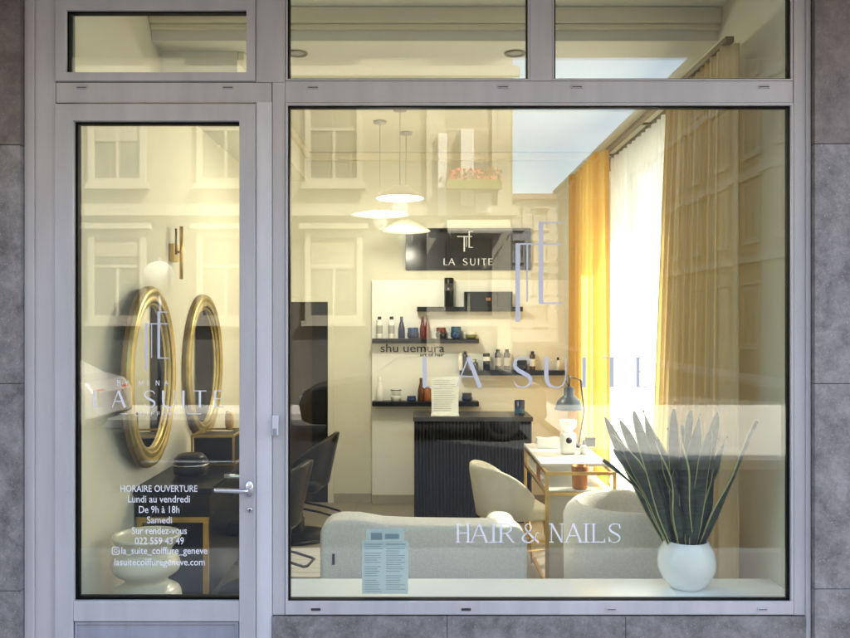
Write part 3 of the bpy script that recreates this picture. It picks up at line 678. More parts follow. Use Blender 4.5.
# fluted cabinet
dC = 7.15; x0, x1, zt = fx(413,dC), fx(533,dC), fz(417,dC); yC = dC-D0
t = thing('fluted_cabinet', 'black fluted reception cabinet against the back wall', 'cabinet', ((x0+x1)/2, yC, 0))
w = (x1-x0)/2
m = MB(); m.box(-w+.01, w-.01, .012, .45, .06, zt-.04); m.build('body', 'lac_black', t)
m = MB(); n = 34
for i in range(n):
    xx = -w+.012+(2*w-.024)*(i+.5)/n; rr = (2*w-.024)/n*.42
    m.add([(xx+rr*math.cos(a), .012-rr*math.sin(a), z) for z in (.062, zt-.042) for a in (0, PI/4, PI/2, 3*PI/4, PI)], [(k, k+1, k+6, k+5) for k in range(4)], 0, True)
m.build('fluted_front', 'lac_black', t)
m = MB(); m.box(-w, w, -.01, .46, zt-.038, zt); m.build('top', 'grey_bottle', t, .002)
m = MB(); m.box(-w+.04, w-.04, .04, .42, 0, .059); m.build('plinth', 'black_matt', t)
# things on it
def holder():
    d = 7.22; t = thing('sign_holder', 'white printed notice in a clear stand on the black cabinet', 'notice', (fx(445,d), d-D0, zt+.001))
    w = 27*d/F/2; h = 39*d/F
    m = MB(); m.box(-w, w, .0, .006, .012, h); m.build('notice_sheet', 'paper', t)
    m = MB()
    for i in range(15): zz = h-.03-i*.019; m.box(-w+.02, -w+.02+(2*w-.04)*(.6+.4*random.random()), -.0012, -.0004, zz, zz+.0035)
    m.build('printed_lines', 'print_grey', t)
    m = MB(); m.box(-w-.005, w+.005, -.04, .05, 0, .011); m.build('stand_foot', 'white_gloss', t, .002)
holder()
d = 7.3; t = thing('candle_cup', 'dark blue cylindrical cup at the right end of the black cabinet', 'cup', (fx(519.5,d), d-D0, zt+.001))
m = MB(); m.lathe([(0,0),(.043,0),(.045,.004),(.045,.13),(.04,.13),(.04,.1),(0,.1)]); m.build('cup_body', 'navy', t)
m = MB(); m.lathe([(.0455,.02),(.0455,.06)]); m.build('band', 'teal', t)

# ================================================================== PENDANTS & DOWNLIGHTS
def pendant(x, y, z, r, label, watts, zc=3.379):
    t = thing('pendant_lamp', label, 'lamp', (x, y, z), group='white dome pendant lamps')
    m = MB(); m.lathe([(.015,.10),(.05,.095),(r*.55,.065),(r*.85,.025),(r,0),(r*.98,-.004),(r*.83,.016),(r*.5,.05),(.0,.075)], n=40); m.build('lamp_shade', 'lamp_white', t)
    m = MB(); m.tube([(0,0,.10),(0,0,zc-z-.02)], .0028, 8); m.build('cord', 'slot_cover', t)
    m = MB(); m.lathe([(0,zc-z-.028),(.05,zc-z-.02),(.055,zc-z),(0,zc-z)], n=24); m.build('canopy', 'alu', t)
    m = MB(); m.lathe([(0,.0),(.035,.005),(.045,.03),(.03,.055),(0,.06)], n=20); m.build('bulb', 'lamp_on', t)
    l = bpy.data.lights.new('pendant_light', 'POINT'); l.energy = watts; l.color = (1, .93, .80); l.shadow_soft_size = .06
    lo = bpy.data.objects.new('pendant_light', l); COL.objects.link(lo); lo.location = (x, y, z-.06)
    return t
c = at(400, 198, 6.3); pendant(c.x, c.y, c.z, .185, 'upper white dome pendant lamp on a long cord', 8.5)
c = at(406, 231, 7.1); pendant(c.x, c.y, c.z, .21, 'lower white dome pendant lamp in front of the black wall sign', 1.)
c = at(380, 216, 5.4+1.3); tp = pendant(c.x, c.y, c.z+.01, .235, 'flat looking middle pendant lamp left of the black wall sign', 1.6)
for ch in tp.children:
    if ch.name.startswith('lamp_shade'): ch.scale.z = .3
    if ch.name.startswith('bulb'): ch.scale.z = .35
for i, (px, py) in enumerate(((297,52),(515,52))):
    c = at(px, py, 5.0); t = thing('downlight', 'round recessed ceiling downlight seen %s' % ('at the left end of the wide transom' if i == 0 else 'near the middle mullion of the transom'), 'downlight', (c.x, c.y, 3.378), group='recessed ceiling downlights')
    m = MB(); m.lathe([(.065,0),(.062,-.008),(.045,-.006),(.042,0)], n=28); m.build('ring', 'trim_white', t)
    m = MB(); m.lathe([(.041,-.002),(0,-.002)], n=24); m.build('lens', 'slot_cover', t)

# ================================================================== LEFT WALL: mirrors, sconce, desk
def mirror(yc, zc, r, label):
    t = thing('round_mirror', label, 'mirror', (XL+.001, yc, zc), group='round gold mirrors on the left wall'); t.scale = (.8, .93, 1)
    m = MB()
    prof = [(r, 0), (r, .035), (r*.985, .055), (r*.95, .062), (r*.92, .056), (r*.90, .045), (r*.88, .052), (r*.85, .056), (r*.82, .048), (r*.835, .05), (r*.82, .038), (r*.805, .044), (r*.79, .036), (r*.78,.024)]
    m.lathe(prof, n=72, axis='x'); m.build('mirror_frame', 'gold_frame', t)
    m = MB(); m.lathe([(r*1.002,.0),(r*1.004,.032),(r*.999,.034)], n=72, axis='x'); m.build('frame_edge', 'gold_dark', t)
    m = MB(); m.lathe([(r*.79,.022),(0,.022)], n=72, axis='x', smooth=False); m.build('mirror_glass', 'mirror', t)
    return t
t = mirror(4.60-D0, fz(376.5,4.60), .50, 'nearer of two round gold framed mirrors on the left wall'); t.rotation_euler = (0, 0, R(4)); t.location.x += .036; t.scale.y = 1.02
mirror(5.86-D0, fz(366,5.86), .505, 'farther of two round gold framed mirrors on the left wall')
cs = 5.17; t = thing('wall_sconce', 'slim brass bar wall light above and between the two mirrors', 'wall lamp', (XL+.001, cs-D0, fz(252,cs)))
m = MB(); m.box(0, .03, -.05, .05, -.06, .05); m.build('wall_plate', 'gold', t, .002)
m = MB(); m.tube([(.06,0,-.17),(.06,0,.16)], .011, 12); m.build('bar', 'gold', t)
m = MB(); m.tube([(.045,-.06,-.02),(.045,-.06,.14)], .007, 12); m.build('bar', 'gold_dark', t)
m = MB(); m.tube([(.028,0,0),(.06,0,0)], .008, 10); m.build('arm', 'gold', t)

# styling desk
yd0, yd1, xd, zd = 4.47-D0, 6.9-D0, -1.13, .85
t = thing('styling_desk', 'long black styling desk on gold legs below the mirrors', 'desk', (0,0,0))
m = MB(); m.box(XL+.002, xd, yd0, yd1, zd-.035, zd); m.build('desk_top', 'lac_black', t, .003)
m = MB(); m.box(XL+.01, xd-.012, yd0+.012, yd1-.01, zd-.16, zd-.036); m.build('drawer_box', 'black_matt', t, .002)
for yy in (yd0+.012, yd0+1.2, yd1-.04):
    m = MB(); m.box(XL+.02, xd-.02, yy, yy+.028, zd-.19, zd-.161); m.box(XL+.02, XL+.048, yy, yy+.028, 0, zd-.1905); m.box(xd-.048, xd-.02, yy, yy+.028, 0, zd-.1905); m.box(XL+.049, xd-.049, yy+.001, yy+.027, .08, .105)
    m.build('leg_frame', 'gold', t, .002)
m = MB(); m.box(XL+.05, XL+.45-.1, yd0+.25, yd1-.1, .18, zd-.2); m.build('under_cabinet', 'black', t, .004)
# bowl / dryer holder on desk
c = at(189, 474, 4.85); t = thing('black_container', 'round black lidded container on the styling desk', 'container', (-1.345, 4.85-D0, zd+.001))
m = MB(); m.lathe([(0,0),(.085,0),(.10,.02),(.105,.05),(.10,.062),(0,.062)], n=36); m.build('container_body', 'black', t)
m = MB(); m.lathe([(.104,.0625),(.106,.066),(.104,.07)], n=36); m.build('chrome_ring', 'steel', t)
m = MB(); m.lathe([(.10,.0705),(.095,.10),(.07,.125),(.03,.13),(0,.13)], n=36); m.build('container_lid', 'lac_black', t)
# gold framed box + tray on desk
t = thing('display_box', 'gold edged black display case on the styling desk', 'display case', (-1.30, 5.35-D0, zd+.001))
m = MB(); bx, by, bh = .13, .17, .19
for a in (-bx, bx):
    for b in (-by, by): m.box(a-.006, a+.006, b-.006, b+.006, 0, bh)
for a in (-bx, bx): m.box(a-.0055, a+.0055, -by+.0065, by-.0065, bh-.012, bh); m.box(a-.0055, a+.0055, -by+.0065, by-.0065, 0, .012)
for b in (-by, by): m.box(-bx+.0065, bx-.0065, b-.0055, b+.0055, bh-.012, bh); m.box(-bx+.0065, bx-.0065, b-.0055, b+.0055, 0, .012)
m.build('case_frame', 'gold', t)
m = MB(); m.box(-bx+.01, bx-.01, -by+.01, by-.01, .014, bh-.02); m.build('case_body', 'lac_black', t)
t = thing('hair_brush', 'upright hair brush with pale orange bristles on the gold edged case', 'brush', (-1.245, 5.40-D0, zd+.195))
m = MB(); m.lathe([(0,0),(.018,0),(.02,.01),(.028,.03),(.030,.09),(.022,.115),(0,.122)], n=20); m.build('brush_head', 'bristle', t)
m = MB(); m.box(-.030, -.012, .018, .034, .0, .12); m.build('brush_back', 'black', t, .004)

# pedestal stool
t = thing('ceramic_pedestal', 'glossy cream stacked bowl pedestal just inside the glass door', 'pedestal', (-1.325, .335, 0))
prof = [(0,0),(.13,0),(.155,.02),(.163,.05),(.155,.085),(.12,.115),(.105,.135),(.12,.16),(.155,.19),(.163,.225),(.15,.26),(.11,.285),(.10,.305),(.115,.33),(.155,.36),(.165,.41),(.155,.455),(.115,.48),(.098,.50),(.112,.52),(.150,.545),(.158,.575),(.145,.61),(.118,.635),(.122,.655),(.148,.685),(.162,.71),(.16,.722),(.145,.72),(.12,.705),(0,.70)]
cp = catmull([(a,b) for a,b in prof], 3); prof = [(v.x, v.y) for v in cp]
m = MB(); m.lathe(prof, n=48); m.build('pedestal_body', 'stool_glaze', t)

# salon chairs
def salon_chair(loc, rz, label):
    t = thing('salon_chair', label, 'chair', loc, rz, 'black salon chairs at the styling desk')
    m = MB(); m.lathe([(0,0),(.27,0),(.275,.012),(.25,.03),(.05,.045),(0,.045)], n=40); m.build('base', 'black', t)
    m = MB(); m.lathe([(.032,.045),(.032,.40)], n=20); m.lathe([(.05,.045),(.05,.16),(.033,.165)], n=20); m.build('column', 'black', t)
    m = MB(); m.tube([(.02,-.10,.26),(.20,-.10,.23),(.31,-.10,.20),(.33,-.08,.20),(.33,.08,.20),(.31,.10,.20),(.20,.10,.23),(.02,.10,.26)], .009, 8); m.build('footrest', 'black', t)
    m = MB(); m.box(-.24, .22, -.24, .24, .40, .50); m.build('seat', 'leather', t, .04, 4)
    # wrapped back shell
    n = 18; vs = []; th = .045
    for lay in (0, 1):
        for j in range(5):
            v = j/4; z = .44+v*.42
            for i in range(n+1):
                a = -R(86)+R(172)*i/n; rr = (.25+.09*v*math.cos(a)) - th*lay
                top = 1-.55*abs(a/R(86))**1.8
                vs.append((rr*math.cos(a)+.0+.05*v*0, rr*math.sin(a), .44+(z-.44)*top))
    N = (n+1)*5; fs = []
    for lay in (0, 1):
        for j in range(4):
            for i in range(n): q = lay*N+j*(n+1)+i; fs.append((q, q+1, q+n+2, q+n+1))
    for i in range(n): q = 4*(n+1)+i; fs.append((q, q+1, N+q+1, N+q)); fs.append((i, i+1, N+i+1, N+i))
    for j in range(4):
        for i in (0, n): q = j*(n+1)+i; fs.append((q, q+n+1, N+q+n+1, N+q))
    m = MB(); m.add(vs, fs, 0, True); m.build('backrest', 'leather', t, .012, 3)
    return t
s1 = salon_chair((-.99, 6.72-D0, 0), R(-6), 'black leather salon chair farther from the glass, turned slightly away')
s2 = copy_tree(s1); s2.location = (-1.03, 5.37-D0, 0); s2.rotation_euler = (0,0,R(-8)); s2['label'] = 'black leather salon chair nearer the glass, half hidden by the window frame'

# ================================================================== SEATING
def rbox(name, x0, x1, y0, y1, z0, z1, r, m_, parent, seg=6):
    m = MB(); m.box(x0, x1, y0, y1, z0, z1); o = m.build(name, m_, parent, r, seg); smooth(o); return o
t = thing('white_sofa', 'low white boucle sofa seen from behind close to the sill', 'sofa', (.02, .92, 0)); t.scale.z = .98
W = .565
# back shell: a rounded slab whose top steps down towards the right
n = 26; prof = []
pts = []
for k in range(9): a = PI-PI/2*k/8; pts.append((-W+.11+.11*math.cos(a), .60+.085*math.sin(a)))
pts += [(-W+.20,.687),(-W+.27,.675),(-W+.34,.662),(-.05,.655),(.2,.652),(W-.13,.650)]
for k in range(1, 9): a = PI/2-PI/2*k/8; pts.append((W-.11+.11*math.cos(a), .555+.095*math.sin(a)))
pts += [(W,.14),(W-.03,.10),(-W+.03,.10),(-W,.14)]
m = MB(); N = len(pts)
vs = [(x, -.10, z) for x, z in pts]+[(x, .12, z) for x, z in pts]
m.add(vs, [tuple(range(N)), tuple(range(2*N-1, N-1, -1))]+[(i, (i+1)%N, N+(i+1)%N, N+i) for i in range(N)])
o = m.build('back_cushion', 'boucle', t, .035, 5); smooth(o)
rbox('seat', -W+.02, W-.02, .121, .62, .12, .42, .06, 'boucle', t)
rbox('armrest', -W, -W+.18, .13, .62, .11, .58, .07, 'boucle', t)
rbox('armrest', W-.18, W, .13, .62, .11, .58, .07, 'boucle', t)
for a in (-W+.1, W-.1):
    for b in (-.02, .55): m = MB(); m.lathe([(.018,0),(.024,.12)], (a,b,0), 12); m.build('leg', 'gold_dark', t)
m = MB(); m.box(-W+.068, -W+.082, -.1055, -.1008, .44, .50); m.build('fabric_tag', 'black', t)

# tub armchair (round wall with an opening)
def tub(name, loc, rz, r, h, th, label, m_, open_deg=80, hfun=None):
    t = thing(name, label, 'armchair', loc, rz)
    a0, a1 = R(open_deg/2), 2*PI-R(open_deg/2); n = 48; vs = []; prof = []
    # closed profile (radial offset, z)
    P = [(0,.06),(0,h-.09),(-.012,h-.045),(-.04,h-.012),(-th/2,h),(-th+.035,h-.012),(-th+.01,h-.05),(-th,h-.10),(-th,.06)]
    K = len(P)
    for i in range(n+1):
        a = a0+(a1-a0)*i/n; e = min(1, min(i, n-i)/5.0); k = hfun(a) if hfun else 1
        for (dr_, z) in P:
            q = math.sqrt(max(0.0, 1-(1-e)**2)); rr = r+(-th/2)+(dr_+th/2)*(.35+.65*q) ; bul = .03*math.sin(PI*min(1, z/h))
            vs.append(((rr+bul)*math.cos(a), (rr+bul)*math.sin(a), .06+(z-.06)*k*(.80+.20*q)))
    fs = [(i*K+k, i*K+k+1, (i+1)*K+k+1, (i+1)*K+k) for i in range(n) for k in range(K-1)]+[tuple(range(K)), tuple(n*K+k for k in range(K))[::-1]]
    fs += [((i+1)*K, i*K, i*K+K-1, (i+1)*K+K-1) for i in range(n)]
    m = MB(); m.add(vs, fs, 0, True); o = m.build('tub_back', m_, t)
    m = MB(); m.lathe([(0,.1),(r-th-.01,.1),(r-th+.005,.2),(r-th-.0,.36),(r-th-.04,.42),(r-th-.1,.435),(0,.44)], n=40); m.build('seat', m_, t)
    m = MB(); m.lathe([(0,.0),(r*.7,.0),(r*.72,.058),(0,.058)], n=36); m.build('base', 'gold_dark', t)
    return t
tub('tub_armchair', (1.235, 4.86-D0, 0), R(10), .375, .70, .11, 'white round tub armchair beside the snake plant', 'boucle', 84)

# cream dining chair at nail desk
t = thing('client_chair', 'cream upholstered shell chair with gold legs at the nail desk', 'chair', (.625, 5.75-D0, 0), R(12))
n = 22; vs = []; K = None
P0 = [(0,.0),(0,.5),(.0,.85),(-.008,.97),(-.022,1.0),(-.036,.97),(-.042,.85),(-.042,.5),(-.042,.0)]
K = len(P0)
for i in range(n+1):
    a = R(180-112)+R(224)*i/n; e = abs(i/n-.5)*2
    hh = .36*(1-.55*e**3.0)
    for dr_, v in P0:
        rr = .225+dr_+.055*v*(1-e*.4); vs.append((rr*math.cos(a)*1.05, rr*math.sin(a), .42+hh*v))
fs = [(i*K+k, i*K+k+1, (i+1)*K+k+1, (i+1)*K+k) for i in range(n) for k in range(K-1)]+[tuple(range(K)), tuple(n*K+k for k in range(K))[::-1]]+[((i+1)*K, i*K, i*K+K-1, (i+1)*K+K-1) for i in range(n)]
m = MB(); m.add(vs, fs, 0, True); m.build('backrest', 'cream_leather', t)
rbox('seat', -.20, .25, -.21, .21, .40, .485, .035, 'cream_leather', t)
for a, b in ((-.15,-.16),(-.15,.16),(.19,-.17),(.19,.17)):
    m = MB(); m.tube([(a,b,.40),(a*1.25,b*1.2,0)], [.013,.008], 10); m.build('leg', 'gold', t)
for sg in (-1, 1): m = MB(); m.tube([(-.17,sg*.175,.20),(.215,sg*.185,.20)], .006, 8); m.build('stretcher', 'gold', t)

# nail desk
X0, X1, Y0, Y1, ZT2 = .81, 1.27, 5.33-D0, 6.45-D0, .785
t = thing('nail_desk', 'white topped nail desk with square gold frame by the side window', 'desk', ((X0+X1)/2, (Y0+Y1)/2, 0))
hx, hy = (X1-X0)/2, (Y1-Y0)/2; b = .011
m = MB(); m.box(-hx+.001, hx-.001, -hy+.20, hy, ZT2-.002, ZT2+.016); m.build('tabletop', 'desk_white', t, .002)
for a in (-hx+b, hx-b):
    for c in (-hy+b, hy-b): m = MB(); m.box(a-b, a+b, c-b, c+b, 0, ZT2-.003); m.build('leg', 'gold', t, .0015)
m = MB()
for z in (ZT2-.025, ZT2-.155, .03):
    for a in (-hx+b, hx-b): m.box(a-b*.98, a+b*.98, -hy+2*b, hy-2*b, z, z+.02)
    for c in (-hy+b, hy-b): m.box(-hx+2*b, hx-2*b, c-b*.98, c+b*.98, z, z+.02)
m.build('gold_rails', 'gold', t)
m = MB(); m.box(-hx+.02, hx-.02, -hy+.02, hy-.02, ZT2-.134, ZT2-.128); m.build('lower_shelf', 'desk_white', t)
m = MB(); m.box(-hx+.023, hx-.023, .06, hy-.02, ZT2-.127, ZT2-.027); m.build('drawer', 'desk_white', t, .002)
m = MB(); m.box(-hx+.004, -hx+.008, -.28, -.12, ZT2-.12, ZT2-.035); m.build('side_panel', 'copper', t)
m = MB(); m.box(-hx+.024, hx-.024, -hy+.10, -hy+.106, .052, ZT2-.157); m.build('modesty_panel', 'cream_leather', t)
# things on nail desk
zn = ZT2+.017
t = thing('copper_pot', 'cylindrical copper pot on the lower shelf of the nail desk', 'pot', (1.05, 5.42-D0, ZT2-.127))
m = MB(); m.lathe([(0,0),(.045,0),(.05,.01),(.055,.11),(.058,.15),(.05,.15),(.046,.02),(0,.02)], n=28); m.build('pot_body', 'copper', t)
d = 6.12; xx = fx(569,d)
t = thing('desk_lamp', 'blue grey bell shaded task lamp on the nail desk', 'lamp', (xx, d-D0, zn))
zs = fz(412,d)-zn
m = MB(); m.lathe([(.090,0),(.085,.02),(.072,.06),(.05,.085),(.032,.10),(.030,.15),(.022,.16),(0,.165),], (0,0,zs), 32); m.lathe([(.088,.0),(.07,.05),(.03,.095),(0,.1)], (0,0,zs), 32); m.build('lamp_shade', 'bluegrey', t)
m = MB(); m.tube([(0,0,zs+.16),(.01,.03,zs+.23),(.09,.08,zs+.20),(.12,.13,.25),(.09,.15,.02)], .006, 8); m.tube([(.0,.02,zs+.16),(-.03,.03,zs+.24),(.05,.05,zs+.22)], .003, 6); m.build('arm', 'grey_bottle', t)
m = MB(); m.lathe([(0,0),(.06,0),(.06,.012),(0,.02)], (.09,.15,0), 24); m.build('base', 'grey_bottle', t)
t.scale = (1.18, 1.18, 1.06)
t = thing('nail_dryer', 'white nail drill unit with black emblem under the task lamp', 'nail tool', (fx(568,5.95), 5.95-D0, zn))
m = MB(); m.box(-.055, .055, -.04, .05, 0, .15); m.build('unit_body', 'white_gloss', t, .018, 4)
m = MB(); m.lathe([(.035,0),(.035,.02),(.06,.04),(.062,.09),(0,.095)], (0,.01,.15), 24); m.build('unit_head', 'white_gloss', t)
m = MB(); m.lathe([(0,-.0025),(.022,-.002),(.022,.0)], (0,-.041,.10), 20, axis='y'); m.build('emblem', 'black', t)
t = thing('tissue_box', 'white low box at the far left of the nail desk', 'box', (fx(544,6.3)+.02, 6.25-D0, zn))
m = MB(); m.box(-.085, .085, -.05, .05, 0, .075); m.build('carton', 'white_gloss', t, .004); m = MB(); m.box(-.04,.04,-.01,.01,.0752,.078); m.build('opening', 'grey_bottle', t)
t = thing('polish_bottle', 'small clear polish bottle at the right of the nail drill unit', 'bottle', (fx(583,5.95), 5.93-D0, zn))
m = MB(); m.lathe([(0,0),(.025,0),(.027,.05),(.012,.065),(0,.066)], n=18); m.build('bottle_body', 'label_white', t); m = MB(); m.lathe([(.011,.067),(.011,.10),(0,.102)], n=14); m.build('cap', 'grey_bottle', t)
t = thing('black_case', 'small dark case at the far right corner of the nail desk', 'case', (fx(594,6.3)-.03, 6.3-D0, zn))
m = MB(); m.box(-.035,.035,-.04,.04,0,.06); m.build('case_body', 'grey_bottle', t, .006); m = MB(); m.box(-.036,.036,-.041,.041,.0605,.068); m.build('lid', 'black', t, .002)

# ================================================================== SNAKE PLANT
dp = 3.935; ppx = 686.5; px_, py_ = fx(ppx, dp), dp-D0; zb = fz(598,D0+.12)+.003
pt = thing('potted_snake_plant', 'tall snake plant in a round white pot on the window sill', 'potted plant', (px_, py_, zb))
m = MB(); prof = [(0,0),(.065,0),(.075,.004),(.105,.035),(.128,.08),(.134,.12),(.128,.165),(.112,.20),(.100,.222),(.097,.226),(.092,.222),(.10,.19),(.0,.185)]
prof = [(v.x, v.y) for v in catmull(prof[1:-2], 3)]; prof = [(0,0)]+prof+[(.10,.195),(0,.195)]
m.lathe(prof, n=56); m.build('pot', 'white_ceramic', pt)
m = MB(); m.lathe([(0,.206),(.05,.21),(.098,.202)], n=30); m.build('soil', 'soil', pt)
def leaf(bx, by, tx, ty, tz, w, twist, bend, seed, face=0.):
    rnd = random.Random(seed); n = 22; vs = []; mi = []
    b0 = Vector((bx, by, .195)); tip = Vector((tx, ty, tz)); out = Vector((tx-bx, ty-by, 0))
    mid = b0.lerp(tip, .5)-out*bend*.5+Vector((rnd.uniform(-.04,.04), rnd.uniform(-.03,.03), 0)); 
    rows = []
    for i in range(n+1):
        s = i/n; p = (1-s)**2*b0+2*s*(1-s)*mid+s*s*tip
        t = (2*(1-s)*(mid-b0)+2*s*(tip-mid)).normalized()
        wi = w*(.62+.75*s-.25*s*s)*min(1, ((1-s)/.28)**.7) * (1 if s < .99 else .02)
        ang = face+twist*s+.18*math.sin(7*s+seed)
        side = Vector((math.cos(ang), math.sin(ang), 0)); side = (side-t*side.dot(t)).normalized(); nr = t.cross(side)
        wav = .010*math.sin(9*s+seed*2.1)
        for u in (-1, -.84, -.4, 0, .4, .84, 1):
            rows.append(p+side*(u*wi/2)+nr*((u*u)*wi*.22+wav*u))
    fs0, m0 = [], []
    mb = MB()
    for i in range(n):
        for k in range(6):
            q = i*7+k; mb.f.append([q, q+1, q+8, q+7]); mb.m.append(1 if k in (0, 5) else 0); mb.sm.append(True)
    mb.v = [tuple(v) for v in rows]
    o = mb.build('leaf', ['leaf', 'leaf_edge'], pt); s_ = o.modifiers.new('s', 'SOLIDIFY'); s_.thickness = .004; s_.offset = 0
tips = [(605,417,.16,.046),(620,420,.05,.05),(634,411,-.05,.05),(643,410,.08,.046),(613,433,-.06,.044),(614,449,.03,.04),(603,460,.10,.022),
        (657,440,-.06,.052),(674,409,.08,.05),(691,411,.02,.056),(700,414,-.05,.054),(718,412,.06,.056),(757,421,-.02,.062),(711,430,-.08,.05),(682,425,-.08,.05),(668,428,.12,.05),(727,436,.10,.046),(648,424,.12,.05)]
for i, (tx, ty, dy, w) in enumerate(tips):
    d = dp+dy; q = at(tx, ty, d); u = (tx-ppx)/75
    bx = max(-.078, min(.078, u*.085+random.uniform(-.012,.012))); by = max(-.05, min(.06, dy*.45+random.uniform(-.01,.01)))
    leaf(bx, by, q.x-px_, max(dy, -.13), q.z-zb, w*(1.28 if w > .03 else 1), random.uniform(-1.7,1.7), (.35 if tx < 625 else .08) + (.3 if ty > 440 else 0) + random.uniform(-.15,.25), i*3+1, random.uniform(-.6,.6))
for i in range(5):
    a = random.uniform(0, 6.28); rr = random.uniform(.02,.075); h = random.uniform(.38,.58)
    leaf(rr*math.cos(a), rr*.8*math.sin(a), rr*math.cos(a)*random.uniform(1.5,3), rr*math.sin(a)*1.2, h, random.uniform(.04,.052), random.uniform(-.9,.9), .05, 50+i, random.uniform(-.7,.7))

# ================================================================== STREET (seen mirrored in the glass)
m = MB(); m.box(-150, 150, -260, -3.0, -.30, -.26); struct(m.build('road', 'asphalt'))
m = MB(); m.box(-150, 150, -3.0, 60, -.32, -.142); struct(m.build('pavement', 'pave'))
m = MB(); m.box(-150, 150, -3.16, -3.001, -.32, -.138); struct(m.build('kerb', 'kerbstone'))
m = MB(); m.box(-150, 2.399, -15.0, -13.2, -.28, -.131); struct(m.build('side_pavement', 'pave'))
m = MB(); m.box(2.4, 150, -15.0, -7.5, -.28, -.13); m.box(10.6, 12, -70, -15.001, -.28, -.131); m.box(2.101, 3.0, -70, -15.001, -.28, -.131); struct(m.build('far_pavement', 'pave_pale'))
m = MB(); m.box(-900, 900, -900, 900, -.6, -.35); struct(m.build('ground', 'concrete'))
m = MB()
for i in range(-12, 5): m.box(-20+i*4.0, -18+i*4.0, -8.2, -8.08, -.2595, -.256)
struct(m.build('road_marking', 'road_paint'))
# frontal building across the street
A = thing('corner_building', 'cream apartment block across the street with white framed windows', 'building')
m = MB(); m.box(-26, 2.1, -27, -15, 4.0, 13.5); m.build('wall', 'render_cream', A); m = MB(); m.box(-26, 2.1, -27, -15, -.2, 3.999); m.build('ground_storey', 'render_base', A)
m = MB()
for z in (4.15, 7.3, 10.4, 13.2): m.box(-26.15, 2.25, -15.002, -14.85, z, z+.22)
for x in (.15, 1.75): m.box(x, x+.3, -15.0, -14.90, -.1, 4.14); m.box(x, x+.3, -15.0, -14.9, 4.38, 7.29)
m.build('string_course', 'trim_white', A)
def ax(p): return fx(p, 18.4)
def az(p): return fz(p, 18.4)
for (a, b, c, d) in ((438,447,132,215),(461,474,128,205),(476,492,192,212)):
    m = MB(); m.box(ax(a), ax(b), -14.999, -14.80, az(d), az(c)); m.build('white_shutter', 'trim_bright', A, .01)
m = MB(); m.box(-26.4, 2.5, -27.4, -14.6, 13.5, 13.8); m.build('roof', 'rooftile', A)
facade_windows(A, ('y', -15.0), [-24+2.45*i for i in range(10)]+[1.1], [1.9, 5.0, 8.1, 11.0], 1.05, 1.75, out=1)
t = thing('flower_box', 'balcony box of red flowers on the corner building', 'flower box', (1.2, -14.62, 4.7))
m = MB(); m.box(-.62, .62, -.12, .12, 0, .2); m.build('trough', 'olive', t, .01)
m = MB()
for i in range(240):
    c = Vector((random.uniform(-.62,.62), random.uniform(-.14,.14), .2+random.uniform(0,.26))); r = random.uniform(.025,.05); a = Vector((random.uniform(-1,1),random.uniform(-1,1),random.uniform(-1,1))).normalized(); b = a.orthogonal().normalized(); c2 = a.cross(b)
    m.add([c+b*r, c+c2*r, c-b*r, c-c2*r], [(0,1,2,3)], 0 if random.random() < .6 else 1)
m.build('flowers', ['flower_red', 'foliage'], t)
t = thing('shop_awning', 'white sloping awning on the corner building', 'awning', (1.3, -15, 0))
m = MB(); m.add([(-.7,.16,4.05),(.7,.16,4.05),(.7,.9,3.72),(-.7,.9,3.72),(-.7,.16,4.0),(.7,.16,4.0),(.7,.9,3.67),(-.7,.9,3.67)], [(0,1,2,3),(4,5,6,7),(0,1,5,4),(1,2,6,5),(2,3,7,6),(3,0,4,7)]); m.build('fabric', 'trim_white', t); m = MB(); m.tube([(-.65,.16,3.6),(-.65,.88,3.67)], .015); m.tube([(.65,.16,3.6),(.65,.88,3.67)], .015); m.build('arm', 'steel', t)
# side street right building
B = thing('terrace_building', 'long stone terrace along the right of the side street', 'building')
m = MB(); m.box(12, 26, -68, -15, -.2, 12.9); m.build('wall', 'render_stone', B)
m = MB()
for z in (3.9, 7.0, 10.1, 12.5): m.box(11.82, 12.0-.001, -68, -14.9, z, z+.25)
for i in range(9): m.box(11.88, 11.999, -15.2-i*6.2, -14.8-i*6.2, -.2, 3.89); m.box(11.88, 11.999, -15.2-i*6.2, -14.8-i*6.2, 4.16, 6.99); m.box(11.88, 11.999, -15.2-i*6.2, -14.8-i*6.2, 7.26, 10.09)
m.build('string_course', 'trim_white', B)
m = MB(); m.box(11.6, 26.4, -68.4, -14.6, 12.9, 13.2); m.build('roof', 'rooftile', B)
facade_windows(B, ('x', 12.0), [-17-3.0*i for i in range(17)], [1.0, 4.8, 7.9, 10.7], 1.2, 1.9, out=-1)
C_ = thing('end_building', 'grey block closing the far end of the side street', 'building')
m = MB(); m.box(3, 26, -90, -76, -.2, 13.6); m.build('wall', 'render_grey', C_); m = MB(); m.box(2.6, 26.4, -90.4, -75.6, 13.6, 14.1); m.build('roof', 'rooftile', C_)
facade_windows(C_, ('y', -76.0), [4.5+2.4*i for i in range(6)], [1.5, 4.6, 7.7, 10.8], 1.2, 1.7, out=1)
Dd = thing('added_shade_block', 'tall unseen cream block added across the side street to shade the road', 'building')  # unseen block, added and shaped to shade the road but spare the side window
m = MB(); m.box(14.001, 24, 0, 3.0, -.2, 15.0); m.box(11, 14, 0, 7.9, -.2, 24); m.build('wall', 'render_cream', Dd)
m = MB(); m.box(14.001, 24.2, -.2, 3.2, 15.001, 15.2); m.box(10.95, 14.0, -.05, 8.1, 24.001, 24.3); m.build('roof', 'rooftile', Dd)
facade_windows(Dd, ('y', 0.0), [12.5, 15.5, 18.5, 21.5], [1.2, 4.6, 8.0, 11.4], 1.1, 1.8)

